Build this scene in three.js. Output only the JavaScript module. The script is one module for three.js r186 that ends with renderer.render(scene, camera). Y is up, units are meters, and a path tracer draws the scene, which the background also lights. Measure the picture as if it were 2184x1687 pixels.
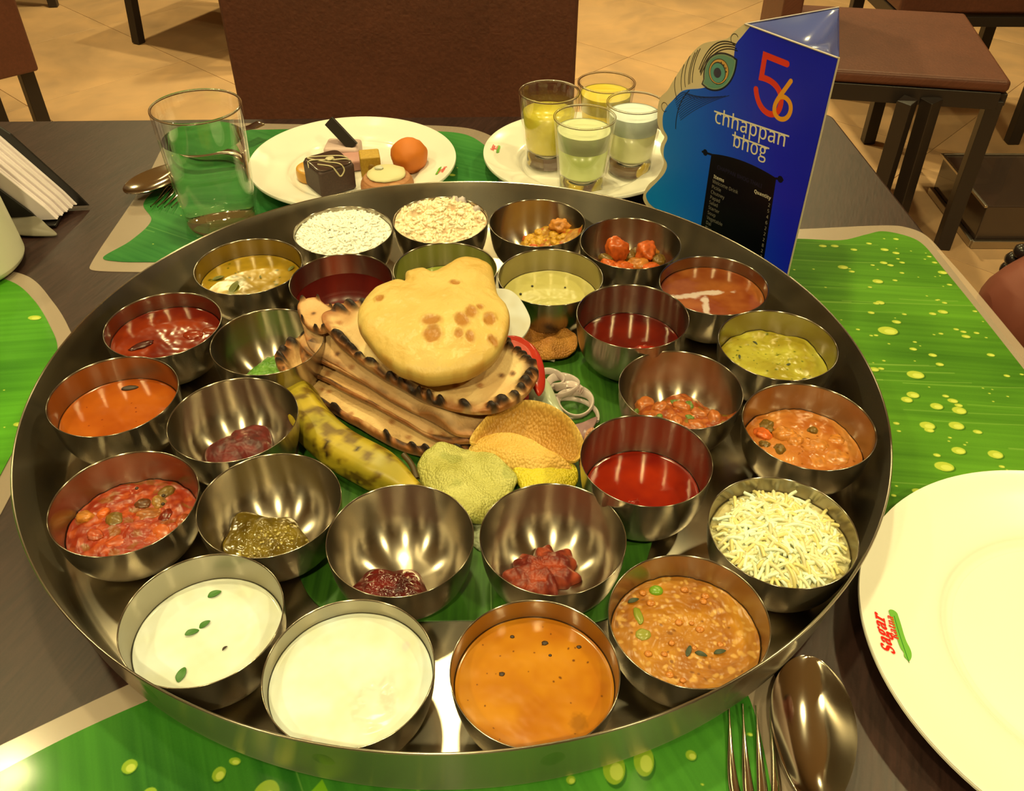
import * as THREE from 'three';
import { RoundedBoxGeometry } from 'three/addons/geometries/RoundedBoxGeometry.js';
import { mergeGeometries, mergeVertices } from 'three/addons/utils/BufferGeometryUtils.js';
import { RectAreaLightUniformsLib } from 'three/addons/lights/RectAreaLightUniformsLib.js';
import { MarchingCubes } from 'three/addons/objects/MarchingCubes.js';

// ---------- camera, exposure, lights ----------
const scene = new THREE.Scene();
scene.background = new THREE.Color(0x000000);
const camera = new THREE.PerspectiveCamera(47.779, 2184 / 1687, 0.02, 40);
camera.rotation.order = 'YXZ';
camera.position.set(0, 1.2125, 0);
camera.rotation.set(-0.698393, 0, 0.0037176);
const renderer = new THREE.WebGLRenderer();
renderer.toneMapping = THREE.LinearToneMapping;
renderer.toneMappingExposure = 1.0;
renderer.shadowMap.enabled = true;
RectAreaLightUniformsLib.init();
const CEIL = 2.8;
const WARM = [1.0, 0.84, 0.385];                        // colour of the downlights
const LAMP_POWER = [16, 16, 16, 5.6, 6.4, 8.2, 11, 12, 11];   // candela of each
const DOWNLIGHTS = [[-1.43, -3.6], [-0.12, -3.6], [1.15, -3.6], [-1.43, -1.24], [-0.2, -0.95], [1.3, -1.1], [-1.4, 0.75], [-0.1, 1.0], [1.2, 0.75]];
const STRIP = { x: -0.62, z: -1.1, length: 2.6, width: 0.05, power: 9 };

// ---------- helpers ----------
const T = 0.75;                                        // table top
const V = (x, y, z) => new THREE.Vector3(x, y, z);
function rng(seed) { let a = seed >>> 0; return () => { a = (a + 0x6D2B79F5) | 0; let t = Math.imul(a ^ (a >>> 15), 1 | a); t = (t + Math.imul(t ^ (t >>> 7), 61 | t)) ^ t; return ((t ^ (t >>> 14)) >>> 0) / 4294967296; }; }
function hash(x, y, z) { let h = Math.imul(x, 374761393) ^ Math.imul(y, 668265263) ^ Math.imul(z, 2147483647 - 58271); h = Math.imul(h ^ (h >>> 13), 1274126177); h = Math.imul(h ^ (h >>> 16), 2246822519); return ((h ^ (h >>> 15)) >>> 0) / 4294967296; }
function noise(x, y, z = 0) {
  const ix = Math.floor(x), iy = Math.floor(y), iz = Math.floor(z); let fx = x - ix, fy = y - iy, fz = z - iz;
  fx = fx * fx * (3 - 2 * fx); fy = fy * fy * (3 - 2 * fy); fz = fz * fz * (3 - 2 * fz);
  const L = (a, b, t) => a + (b - a) * t;
  const p = (i, j, k) => hash(ix + i, iy + j, iz + k);
  const a = L(L(p(0, 0, 0), p(1, 0, 0), fx), L(p(0, 1, 0), p(1, 1, 0), fx), fy);
  if (fz === 0) return a;
  return L(a, L(L(p(0, 0, 1), p(1, 0, 1), fx), L(p(0, 1, 1), p(1, 1, 1), fx), fy), fz);
}
function fbm(x, y, z = 0, o = 4) { let s = 0, a = 0.5, n = 0; for (let i = 0; i < o; i++) { s += a * noise(x, y, z); n += a; a *= 0.5; x = x * 2.03 + 17.1; y = y * 2.03 + 9.2; z = z ? z * 2.03 + 3.7 : 0; } return s / n; }
function worley(x, y, seed = 0) {                       // [distance to the nearest cell point, its random number]
  const ix = Math.floor(x), iy = Math.floor(y); let best = 9, id = 0;
  for (let i = -1; i <= 1; i++) for (let j = -1; j <= 1; j++) {
    const a = hash(ix + i, iy + j, 11 + seed), b = hash(ix + i, iy + j, 57 + seed), d = (ix + i + a - x) ** 2 + (iy + j + b - y) ** 2;
    if (d < best) { best = d; id = hash(ix + i, iy + j, 91 + seed); }
  }
  return [Math.sqrt(best), id];
}
const clamp = (x, a = 0, b = 1) => Math.min(b, Math.max(a, x));
const step = (a, b, x) => { const t = clamp((x - a) / (b - a)); return t * t * (3 - 2 * t); };
const lin = (c) => (c <= 0.04045 ? c / 12.92 : ((c + 0.055) / 1.055) ** 2.4);
const srgb = (c) => (c <= 0.0031308 ? c * 12.92 : 1.055 * c ** (1 / 2.4) - 0.055);
const mix = (a, b, t) => [a[0] + (b[0] - a[0]) * t, a[1] + (b[1] - a[1]) * t, a[2] + (b[2] - a[2]) * t];
// a colour as it looks under the warm lamps -> the surface's own colour, linear
const TINT = [1.55, 1.32, 0.70];
const P = (r, g, b, k = 1) => [clamp(lin(r / 255) / TINT[0] * k, 0.004, 0.88), clamp(lin(g / 255) / TINT[1] * k, 0.004, 0.88), clamp(lin(b / 255) / TINT[2] * k, 0.004, 0.84)];
const C3 = (c) => new THREE.Color().setRGB(c[0], c[1], c[2]);
const taken = {};
function numbered(name) { const n = taken[name] = (taken[name] ?? -1) + 1; return n ? name + '_' + String(n).padStart(3, '0') : name; }
function tag(o, label, category, group, kind) { if (label) o.userData.label = label; if (category) o.userData.category = category; if (group) o.userData.group = group; if (kind) o.userData.kind = kind; return o; }
function shade(o) { o.traverse((m) => { if (m.isMesh) { m.castShadow = true; m.receiveShadow = true; } }); return o; }
function part(name, geo, mat, parent, label) { const m = new THREE.Mesh(geo, mat); m.name = parent ? name : numbered(name); (parent || scene).add(m); if (label) m.userData.label = label; m.castShadow = m.receiveShadow = true; return m; }
function thing(name, label, category, pos = [0, 0, 0], turn = 0, group) { const g = new THREE.Group(); g.name = numbered(name); scene.add(g); g.position.set(...pos); g.rotation.y = turn; return tag(g, label, category, group); }
function copy(o, label, pos, turn) { const c = o.clone(); c.name = numbered(o.name.replace(/_\d{3}$/, '')); scene.add(c); c.userData = { ...o.userData }; if (label) c.userData.label = label; if (pos) c.position.set(...pos); if (turn !== undefined) c.rotation.y = turn; return c; }
const box = (w, h, d, r = 0.003, x = 0, y = 0, z = 0, s = 2) => { const g = new RoundedBoxGeometry(w, h, d, s, Math.min(r, w / 2.01, h / 2.01, d / 2.01)); g.translate(x, y, z); return g; };
function bar(a, b, w, h = w, r = 0.002) { const d = V(...b).sub(V(...a)), L = d.length(), g = new RoundedBoxGeometry(w, L, h, 2, r); g.applyQuaternion(new THREE.Quaternion().setFromUnitVectors(V(0, 1, 0), d.normalize())); g.translate((a[0] + b[0]) / 2, (a[1] + b[1]) / 2, (a[2] + b[2]) / 2); return g; }
function tube(pts, r, n = 40, k = 8, closed = false) { return new THREE.TubeGeometry(new THREE.CatmullRomCurve3(pts.map((p) => V(...p)), closed), n, r, k, closed); }
function lathe(pts, seg = 96, smooth = 0) {
  let p = pts.map(([x, y]) => new THREE.Vector2(x, y));
  if (smooth) p = new THREE.SplineCurve(p).getPoints(smooth);
  for (const q of p) q.x = Math.max(q.x, 1e-5);
  return new THREE.LatheGeometry(p, seg);
}
function meshFrom(pos, idx, col, uv) {
  const g = new THREE.BufferGeometry();
  g.setAttribute('position', new THREE.Float32BufferAttribute(pos, 3));
  if (col) g.setAttribute('color', new THREE.Float32BufferAttribute(col, 3));
  if (uv) g.setAttribute('uv', new THREE.Float32BufferAttribute(uv, 2));
  g.setIndex(idx); g.computeVertexNormals(); return g;
}
// texture from a function of u, v in 0..1 giving a linear colour (srgb = true) or a number
function tex(w, h, fn, colour = true, repeat) {
  const d = new Uint8Array(w * h * 4);
  for (let j = 0; j < h; j++) for (let i = 0; i < w; i++) {
    const c = fn((i + 0.5) / w, (j + 0.5) / h), k = (j * w + i) * 4;
    if (colour) for (let q = 0; q < 3; q++) d[k + q] = clamp(srgb(Math.max(0, c[q])) * 255, 0, 255); else d[k] = d[k + 1] = d[k + 2] = clamp(c * 255, 0, 255);
    d[k + 3] = 255;
  }
  const t = new THREE.DataTexture(d, w, h); t.magFilter = t.minFilter = THREE.LinearFilter; if (colour) t.colorSpace = THREE.SRGBColorSpace;
  t.wrapS = t.wrapT = repeat ? THREE.RepeatWrapping : THREE.ClampToEdgeWrapping; t.needsUpdate = true; return t;
}
function canvasTex(w, h, draw) {
  const c = document.createElement('canvas'); c.width = w; c.height = h; draw(c.getContext('2d'), w, h);
  const t = new THREE.CanvasTexture(c); t.colorSpace = THREE.SRGBColorSpace; t.magFilter = THREE.LinearFilter; return t;
}
const css = (c) => 'rgb(' + c.map((x) => Math.round(clamp(srgb(x)) * 255)).join(',') + ')';
const M = (o) => { const m = new THREE.MeshPhysicalMaterial(o); return m; };
const plain = (c, rough = 0.6, more = {}) => M({ color: C3(c), roughness: rough, ...more });

// A closed slab whose rim runs through 3D points: top and bottom bulge, the edge is round.
function slab({ rim, cy = 0, top = 0.004, bot = 0.004, k = 3, nR = 30, nT = 140, disp, col, spaced = false }) {
  const curve = new THREE.CatmullRomCurve3(rim.map((p) => V(...p)), true, 'centripetal');
  const R = spaced ? curve.getSpacedPoints(nT) : curve.getPoints(nT); R.length = nT;
  const c = V(0, 0, 0); for (const p of R) c.add(p); c.divideScalar(nT); c.y += cy;
  const pos = [], cols = [], uv = [], idx = [];
  const put = (x, y, z, s, th, side) => { if (disp) y += disp(x, z, s, th, side); pos.push(x, y, z); uv.push(x, z); if (col) cols.push(...col(x, y, z, s, th, side)); };
  put(c.x, c.y + top, c.z, 0, 0, 1);
  for (let j = 1; j < 2 * nR; j++) {
    const ph = (j / (2 * nR)) * Math.PI, s = Math.sin(ph), side = Math.cos(ph) >= -1e-9 ? 1 : -1, prof = (side > 0 ? top : -bot) * Math.pow(Math.max(0, 1 - Math.pow(s, k)), 1 / k);
    for (let i = 0; i < nT; i++) { const p = R[i]; put(c.x + (p.x - c.x) * s, c.y + (p.y - c.y) * s * s + prof, c.z + (p.z - c.z) * s, s, i / nT, side); }
  }
  put(c.x, c.y - bot, c.z, 0, 0, -1);
  const last = pos.length / 3 - 1, A = (j, i) => 1 + (j - 1) * nT + ((i + nT) % nT);
  // is the rim clockwise seen from above?
  let area = 0; for (let i = 0; i < nT; i++) { const a = R[i], b = R[(i + 1) % nT]; area += a.x * b.z - b.x * a.z; }
  const tri = (a, b, d) => (area > 0 ? idx.push(a, d, b) : idx.push(a, b, d));
  for (let i = 0; i < nT; i++) {
    tri(0, A(1, i), A(1, i + 1));
    for (let j = 1; j < 2 * nR - 1; j++) { tri(A(j, i), A(j + 1, i), A(j + 1, i + 1)); tri(A(j, i), A(j + 1, i + 1), A(j, i + 1)); }
    tri(A(2 * nR - 1, i), last, A(2 * nR - 1, i + 1));
  }
  return meshFrom(pos, idx, col ? cols : null, uv);
}
// A lump: a sphere pushed about by noise
function lump(rx, ry, rz, amp = 0.15, f = 2, seed = 0, detail = 4) {
  let g = new THREE.IcosahedronGeometry(1, detail); g.deleteAttribute('uv'); g.deleteAttribute('normal'); g = mergeVertices(g, 1e-5);
  const p = g.attributes.position, cols = [];
  for (let i = 0; i < p.count; i++) {
    const x = p.getX(i), y = p.getY(i), z = p.getZ(i), n = fbm(x * f + seed + 20, y * f + 31.7, z * f + 8.3 + seed, 3) - 0.5, e = fbm(x * f * 4 + seed, y * f * 4 + 3.3, z * f * 4 + 7.1, 2) - 0.5, q = 1 + 2 * amp * n + 0.7 * amp * e;
    p.setXYZ(i, x * rx * q, y * ry * q, z * rz * q);
    const k = clamp(0.92 + 0.9 * e + 0.5 * n, 0.55, 1.25); cols.push(k, k * (0.9 + 0.1 * k), k * (0.85 + 0.15 * k));
  }
  g.setAttribute('color', new THREE.Float32BufferAttribute(cols, 3));
  g.computeVertexNormals(); return g;
}

// ---------- materials ----------
const ring = tex(256, 256, (u, v) => 0.5 + 0.5 * (noise(v * 120, 3.3) - 0.5) + 0.25 * (noise(v * 256, 7.7, 1.5) - 0.5), false, true);
const steelBowl = M({ color: C3([0.42, 0.375, 0.305]), metalness: 1, roughness: 0.225, anisotropy: 0.94, anisotropyRotation: Math.PI / 2, bumpMap: ring, bumpScale: 0.00002 });
const steelTray = M({ color: C3([0.46, 0.415, 0.34]), metalness: 1, roughness: 0.27, anisotropy: 0.94, anisotropyRotation: Math.PI / 2, bumpMap: ring, bumpScale: 0.00002 });
const steelCutlery = M({ color: C3([0.72, 0.67, 0.58]), metalness: 1, roughness: 0.1 });
const steelDull = M({ color: C3([0.5, 0.46, 0.4]), metalness: 1, roughness: 0.35 });
const blackMetal = M({ color: C3([0.012, 0.010, 0.010]), roughness: 0.35 });
const porcelain = M({ color: C3([0.84, 0.82, 0.74]), roughness: 0.16, clearcoat: 0.4, clearcoatRoughness: 0.1 });
const leatherMap = tex(512, 512, (u, v) => { const n = 0.85 + 0.3 * (fbm(u * 90, v * 90, 0, 3) - 0.5) + 0.25 * (fbm(u * 5, v * 5, 0, 3) - 0.5); return [0.15 * n, 0.048 * n, 0.027 * n]; }, true, true);
const leatherBump = tex(512, 512, (u, v) => fbm(u * 110, v * 110, 0, 3), false, true);
const leather = M({ map: leatherMap, bumpMap: leatherBump, bumpScale: 0.0004, roughness: 0.55 });
const chairMetal = M({ color: C3([0.020, 0.014, 0.013]), roughness: 0.42 });
const glass = M({ color: 0xffffff, roughness: 0.0, transmission: 1, thickness: 0.004, ior: 1.5 });

// ---------- the room ----------
const tileMats = [0, 1, 2, 3].map((q) => M({
  roughness: 0.32, color: 0xffffff,
  map: tex(256, 256, (u, v) => { const n = fbm(u * 3 + q * 7, v * 3, 0, 5), w = fbm(u * 9 + n * 2.5, v * 5 + q * 3, 0, 4), s = 0.86 + 0.34 * (w - 0.5) + 0.3 * (n - 0.5); return [0.62 * s, 0.385 * s * (1 - 0.06 * (w - 0.5)), 0.21 * s * (1 - 0.2 * (w - 0.5))]; }),
}));
const floor = new THREE.Group(); floor.name = 'floor'; scene.add(floor); tag(floor, null, null, null, 'structure');
part('slab', box(11, 0.2, 11, 0.002, 0, -0.1035, -1.6), plain([0.42, 0.27, 0.16], 0.9), floor);
{
  const g = box(0.598, 0.006, 0.598, 0.0008, 0, -0.003, 0); const p = g.attributes.position, uv = [];
  for (let i = 0; i < p.count; i++) uv.push(p.getX(i) / 0.6 + 0.5, p.getZ(i) / 0.6 + 0.5);
  g.setAttribute('uv', new THREE.Float32BufferAttribute(uv, 2));
  const yaw = THREE.MathUtils.degToRad(43), r = rng(5), co = Math.cos(yaw), si = Math.sin(yaw), ox = 0.443, oz = -3.474;
  const far = [];
  for (let i = -9; i <= 9; i++) for (let j = -9; j <= 9; j++) {
    const a = (i + 0.5) * 0.6, b = (j + 0.5) * 0.6, x = ox + a * co + b * si, z = oz + a * si - b * co, rot = Math.floor(r() * 4), mat = tileMats[Math.floor(r() * 4)];
    if (Math.abs(x) > 4.9 || z > 3.2 || z < -6.6) continue;
    if (Math.abs(x) < 3.4 && z < -1.1 && z > -5.6) { const m = part('tile', g, mat, floor); m.position.set(x, 0, z); m.rotation.y = -yaw + rot * Math.PI / 2; }
    else { const q = g.clone(); q.rotateY(-yaw + rot * Math.PI / 2); q.translate(x, 0, z); far.push(q); }
  }
  const rest = part('tile_field', mergeGeometries(far), tileMats[0], floor); rest.userData.kind = 'stuff';
}
const wallMat = plain([0.34, 0.25, 0.16], 0.8), ceilMat = plain([0.52, 0.45, 0.36], 0.85);
function struct(name, geo, mat) { const m = new THREE.Mesh(geo, mat); m.name = name; scene.add(m); m.castShadow = m.receiveShadow = true; return tag(m, null, null, null, 'structure'); }
struct('wall_back', box(11, 3.1, 0.2, 0.002, 0, 1.45, -6.9), wallMat);
struct('wall_front', box(11, 3.1, 0.2, 0.002, 0, 1.45, 3.6), wallMat);
struct('wall_left', box(0.2, 3.1, 10.5, 0.002, -5.1, 1.45, -1.65), wallMat);
struct('wall_right', box(0.2, 3.1, 10.5, 0.002, 5.1, 1.45, -1.65), wallMat);
struct('ceiling', box(10.4, 0.2, 10.7, 0.002, 0, CEIL + 0.1, -1.65), ceilMat);

const lampGlow = M({ color: 0x111111, emissive: C3(WARM), emissiveIntensity: 9, roughness: 0.6 });
const lampRim = plain([0.7, 0.66, 0.58], 0.4);
DOWNLIGHTS.forEach(([x, z], i) => {
  const places = ['over the far left of the room', 'over the far middle of the room', 'over the far right of the room', 'to the left above the table', 'straight above the table', 'to the right above the table', 'behind the viewer on the left', 'behind the viewer in the middle', 'behind the viewer on the right'];
  const t = thing('ceiling_downlight', 'round warm ceiling downlight ' + places[i], 'lamp', [x, CEIL, z]);
  part('trim_ring', lathe([[0.07, 0.0], [0.095, 0.0], [0.098, -0.006], [0.092, -0.012], [0.07, -0.009], [0.07, 0.0]], 40), lampRim, t);
  part('diffuser', lathe([[0.0, -0.006], [0.06, -0.006], [0.07, -0.004], [0.07, -0.001], [0.0, -0.001]], 40), lampGlow, t);
  const s = new THREE.SpotLight(C3(WARM), LAMP_POWER[i], 0, 1.25, 0.75, 2); s.name = 'downlight'; s.position.set(x, CEIL - 0.02, z); s.target.position.set(x, 0, z); s.castShadow = true; s.shadow.radius = 3; s.shadow.mapSize.set(1024, 1024);
  scene.add(s); scene.add(s.target);
});
{
  const t = thing('ceiling_light_strip', 'long slim warm light strip on the ceiling above the table', 'lamp', [STRIP.x, CEIL, STRIP.z]);
  part('housing', box(STRIP.width + 0.02, 0.03, STRIP.length + 0.02, 0.004, 0, -0.015, 0), lampRim, t);
  part('diffuser', box(STRIP.width, 0.008, STRIP.length, 0.003, 0, -0.033, 0), M({ color: 0x111111, emissive: C3([1, 0.78, 0.3]), emissiveIntensity: 5 }), t);
  const l = new THREE.RectAreaLight(C3([1, 0.8, 0.34]), STRIP.power, STRIP.width, STRIP.length); l.position.set(STRIP.x, CEIL - 0.04, STRIP.z); l.rotation.x = -Math.PI / 2; scene.add(l);
}

// ---------- the table ----------
const woodMap = tex(1024, 1024, (u, v) => {
  const a = u * 0.94 + v * 0.34, b = v * 0.94 - u * 0.34, n = fbm(a * 260, b * 24, 0, 3), w = fbm(a * 14 + 5, b * 4, 0, 3), s = 0.9 + 0.85 * (n - 0.5) + 0.3 * (w - 0.5) + 0.25 * (hash(u * 1024 | 0, v * 1024 | 0, 3) - 0.5);
  return [0.034 * s, 0.0145 * s, 0.0125 * s];
}, true, true);
const woodBump = tex(1024, 1024, (u, v) => { const a = u * 0.94 + v * 0.34, b = v * 0.94 - u * 0.34; return fbm(a * 300, b * 60, 0, 3); }, false, true);
const wood = M({ map: woodMap, bumpMap: woodBump, bumpScale: 0.00006, roughness: 0.4, specularIntensity: 1 });
function topUV(g, w) { const p = g.attributes.position, uv = []; for (let i = 0; i < p.count; i++) uv.push(p.getX(i) / w, p.getZ(i) / w); g.setAttribute('uv', new THREE.Float32BufferAttribute(uv, 2)); return g; }
{
  const t = thing('dining_table', 'dark brown wood grain dining table that carries the whole meal', 'table');
  const s = new THREE.Shape(), c = [[0.412, 1.124], [0.436, 0.60], [0.46, 0.02], [-1.02, -0.03], [-1.05, 1.075]];     // x, -z
  const rr = [0.02, 0, 0.04, 0.04, 0.03], n = c.length;
  for (let i = 0; i < n; i++) { const p = V(...c[i], 0), q = V(...c[(i + n - 1) % n], 0), w = V(...c[(i + 1) % n], 0), a = p.clone().add(q.sub(p).setLength(rr[i] + 1e-4)), b = p.clone().add(w.sub(p).setLength(rr[i] + 1e-4)); if (i) s.lineTo(a.x, a.y); else s.moveTo(a.x, a.y); s.quadraticCurveTo(p.x, p.y, b.x, b.y); }
  const g = new THREE.ExtrudeGeometry(s, { depth: 0.03, bevelEnabled: true, bevelThickness: 0.004, bevelSize: 0.004, bevelOffset: -0.004, bevelSegments: 3 });
  g.rotateX(-Math.PI / 2); g.translate(0, T - 0.034, 0);
  part('table_top', topUV(g, 0.5), wood, t);
  for (const [x, z] of [[0.36, -1.03], [0.38, -0.12], [-0.95, -1.0], [-0.94, -0.08]]) part('leg', box(0.055, T - 0.034, 0.055, 0.004, x, (T - 0.034) / 2, z), chairMetal, t);
  part('apron', mergeGeometries([box(1.26, 0.06, 0.02, 0.003, -0.3, T - 0.064, -1.03), box(1.26, 0.06, 0.02, 0.003, -0.28, T - 0.064, -0.12), box(0.02, 0.06, 0.86, 0.003, 0.37, T - 0.064, -0.57), box(0.02, 0.06, 0.86, 0.003, -0.945, T - 0.064, -0.54)]), chairMetal, t);
}

// ---------- placemats: a clear film with a printed banana leaf inside ----------
const film = M({ color: C3([0.62, 0.5, 0.40]), roughness: 0.2, transparent: true, opacity: 0.36, clearcoat: 0.6, clearcoatRoughness: 0.12 });
function flat(pts, y, h, curved = true) {
  const c = new THREE.CatmullRomCurve3(pts.map(([x, z]) => V(x, 0, z)), true, 'centripetal'), q = curved ? c.getPoints(160) : pts.map(([x, z]) => V(x, 0, z));
  const s = new THREE.Shape(q.map((p) => new THREE.Vector2(p.x, -p.z))), g = new THREE.ExtrudeGeometry(s, { depth: h, bevelEnabled: false });
  g.rotateX(-Math.PI / 2); g.translate(0, y, 0); return g;
}
function leafPrint(bounds, o) {                          // the picture printed on a mat: banana leaf with drops, drawn in metres
  const [x0, z0, x1, z1] = bounds, S = 2000, w = Math.round((x1 - x0) * S), h = Math.round((z1 - z0) * S), r = rng(o.seed);
  return canvasTex(w, h, (g) => {
    const img = g.createImageData(w, h), co = Math.cos(o.angle), si = Math.sin(o.angle);
    for (let j = 0; j < h; j++) for (let i = 0; i < w; i++) {
      const x = i / S, z = j / S, a = x * co + z * si, b = z * co - x * si + 0.012 * Math.sin(a * 5 + o.seed);
      const vein = fbm(b * 260 + o.seed * 3, a * 5, 0, 3), wide = fbm(b * 34 + 9, a * 3 + o.seed, 0, 3), big = fbm(x * 8 + o.seed, z * 8, 0, 3), fine = hash(i, j, o.seed) - 0.5;
      let t = 0.5 + 0.8 * (wide - 0.5) + 0.5 * (vein - 0.5) + 1.1 * (big - 0.5) + 0.06 * fine;
      const c = mix(o.dark, o.light, clamp(t)), k = (j * w + i) * 4;
      for (let q = 0; q < 3; q++) img.data[k + q] = clamp(srgb(c[q])) * 255; img.data[k + 3] = 255;
    }
    g.putImageData(img, 0, 0);
    const light = css(mix(o.light, [0.5, 0.62, 0.2], 0.5));
    for (let i = 0; i < (o.veins ?? 14); i++) {           // pale raised veins
      const y = r() * h, x = r() * w * 0.8, L = (0.05 + 0.12 * r()) * S; g.globalAlpha = 0.35; g.strokeStyle = light; g.lineWidth = 1.5 + 2 * r(); g.beginPath(); g.moveTo(x, y); g.quadraticCurveTo(x + co * L * 0.5, y + si * L * 0.5 + 4, x + co * L, y + si * L); g.stroke();
    }
    for (const [x, z, rx, rz] of o.drops ?? []) drop((x - x0) * S, (z - z0) * S, rx * S, rz * S, 0.1);
    for (let i = 0; i < (o.small ?? 60); i++) { const s = (0.0006 + 0.0027 * r() * r()) * S; drop(r() * w, r() * h, s * 1.5, s, 0.2); }
    function drop(x, y, rx, ry, a) {
      g.globalAlpha = 0.5; g.fillStyle = css(mix(o.dark, [0, 0, 0], 0.45)); g.beginPath(); g.ellipse(x + rx * 0.12, y + ry * 0.25, rx, ry, a, 0, 7); g.fill();
      g.globalAlpha = 0.95; g.fillStyle = css(o.drop ?? [0.42, 0.50, 0.06]); g.beginPath(); g.ellipse(x, y, rx, ry, a, 0, 7); g.fill();
      g.globalAlpha = 0.6; g.fillStyle = css([0.60, 0.66, 0.16]); g.beginPath(); g.ellipse(x + rx * 0.2, y + ry * 0.2, rx * 0.6, ry * 0.55, a, 0, 7); g.fill();
    }
    g.globalAlpha = 1;
    if (o.extra) o.extra(g, (x, z) => [(x - x0) * S, (z - z0) * S], S);
  });
}
function mat(label, outline, leaf, print) {
  const t = thing('placemat', label, 'placemat', [0, 0, 0], 0);
  part('clear_film', flat(outline, T + 0.0003, 0.0005), film, t, 'clear laminated border film');
  const xs = leaf.map((p) => p[0]), zs = leaf.map((p) => p[1]), b = [Math.min(...xs) - 0.01, Math.min(...zs) - 0.01, Math.max(...xs) + 0.01, Math.max(...zs) + 0.01];
  const g = flat(leaf, T + 0.0009, 0.0004), p = g.attributes.position, uv = [];
  for (let i = 0; i < p.count; i++) uv.push((p.getX(i) - b[0]) / (b[2] - b[0]), 1 - (p.getZ(i) - b[1]) / (b[3] - b[1]));
  g.setAttribute('uv', new THREE.Float32BufferAttribute(uv, 2));
  part('leaf_print', g, M({ map: leafPrint(b, print), roughness: 0.5, specularIntensity: 0.2, clearcoat: 0.14, clearcoatRoughness: 0.09 }), t, 'printed green banana leaf');
  return t;
}
const G = (r, g, b) => P(r, g, b, 0.95);
mat('leaf print placemat under the water glass and the sweets plate, across the table', [[-0.408, -0.738], [-0.402, -0.735], [-0.2, -0.735], [-0.01, -0.74], [0.0, -0.76], [-0.004, -1.0], [-0.022, -1.04], [-0.05, -1.066], [-0.09, -1.076], [-0.26, -1.079], [-0.40, -1.08], [-0.417, -1.07], [-0.412, -0.9], [-0.410, -0.745]],
  [[-0.402, -0.757], [-0.385, -0.751], [-0.35, -0.75], [-0.2, -0.75], [-0.03, -0.76], [-0.02, -0.82], [-0.02, -0.98], [-0.035, -1.02], [-0.06, -1.05], [-0.11, -1.06], [-0.3, -1.062], [-0.375, -1.05], [-0.398, -1.0], [-0.385, -0.95], [-0.398, -0.87], [-0.378, -0.832], [-0.386, -0.79]],
  { seed: 3, angle: 0.5, dark: G(40, 110, 35), light: G(95, 165, 60), small: 50, veins: 10 });
mat('leaf print placemat at the right edge of the table, behind the big empty plate', [[0.10, -0.80], [0.2, -0.812], [0.30, -0.82], [0.395, -0.828], [0.408, -0.825], [0.422, -0.812], [0.430, -0.76], [0.4405, -0.615], [0.446, -0.5], [0.446, -0.42], [0.43, -0.40], [0.2, -0.39], [0.10, -0.40]],
  [[0.12, -0.795], [0.22, -0.80], [0.295, -0.799], [0.335, -0.797], [0.362, -0.808], [0.381, -0.815], [0.400, -0.808], [0.412, -0.795], [0.418, -0.74], [0.426, -0.61], [0.430, -0.5], [0.428, -0.43], [0.40, -0.415], [0.25, -0.41], [0.12, -0.42]],
  { seed: 8, angle: 0.06, dark: G(58, 105, 14), light: G(118, 175, 32), small: 300, veins: 34,
    drops: [[0.331, -0.640, 0.0085, 0.0062], [0.334, -0.578, 0.007, 0.0052], [0.302, -0.585, 0.004, 0.003], [0.3215, -0.515, 0.0058, 0.0045], [0.344, -0.515, 0.0058, 0.0045], [0.337, -0.538, 0.005, 0.004], [0.323, -0.552, 0.005, 0.004], [0.316, -0.546, 0.0045, 0.0036], [0.353, -0.533, 0.0055, 0.0045], [0.335, -0.487, 0.0052, 0.004], [0.361, -0.483, 0.0055, 0.0045], [0.376, -0.46, 0.006, 0.005], [0.318, -0.47, 0.007, 0.005], [0.347, -0.72, 0.005, 0.0035], [0.338, -0.684, 0.004, 0.003], [0.321, -0.745, 0.005, 0.0035], [0.312, -0.785, 0.004, 0.0025], [0.324, -0.785, 0.004, 0.0025]] });
mat('leaf print placemat at the left end of the table, by the white cup', [[-0.90, -0.735], [-0.6, -0.74], [-0.50, -0.737], [-0.462, -0.724], [-0.421, -0.681], [-0.394, -0.645], [-0.374, -0.61], [-0.362, -0.55], [-0.357, -0.47], [-0.354, -0.40], [-0.36, -0.34], [-0.42, -0.30], [-0.60, -0.29], [-0.90, -0.29]],
  [[-0.88, -0.72], [-0.6, -0.726], [-0.50, -0.724], [-0.470, -0.712], [-0.440, -0.684], [-0.41, -0.645], [-0.389, -0.61], [-0.378, -0.56], [-0.372, -0.48], [-0.370, -0.42], [-0.38, -0.36], [-0.43, -0.32], [-0.6, -0.31], [-0.88, -0.31]],
  { seed: 14, angle: -0.18, dark: G(40, 105, 10), light: G(105, 180, 30), small: 60, veins: 14, drops: [[-0.427, -0.655, 0.006, 0.0035], [-0.463, -0.63, 0.005, 0.003]] });
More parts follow.
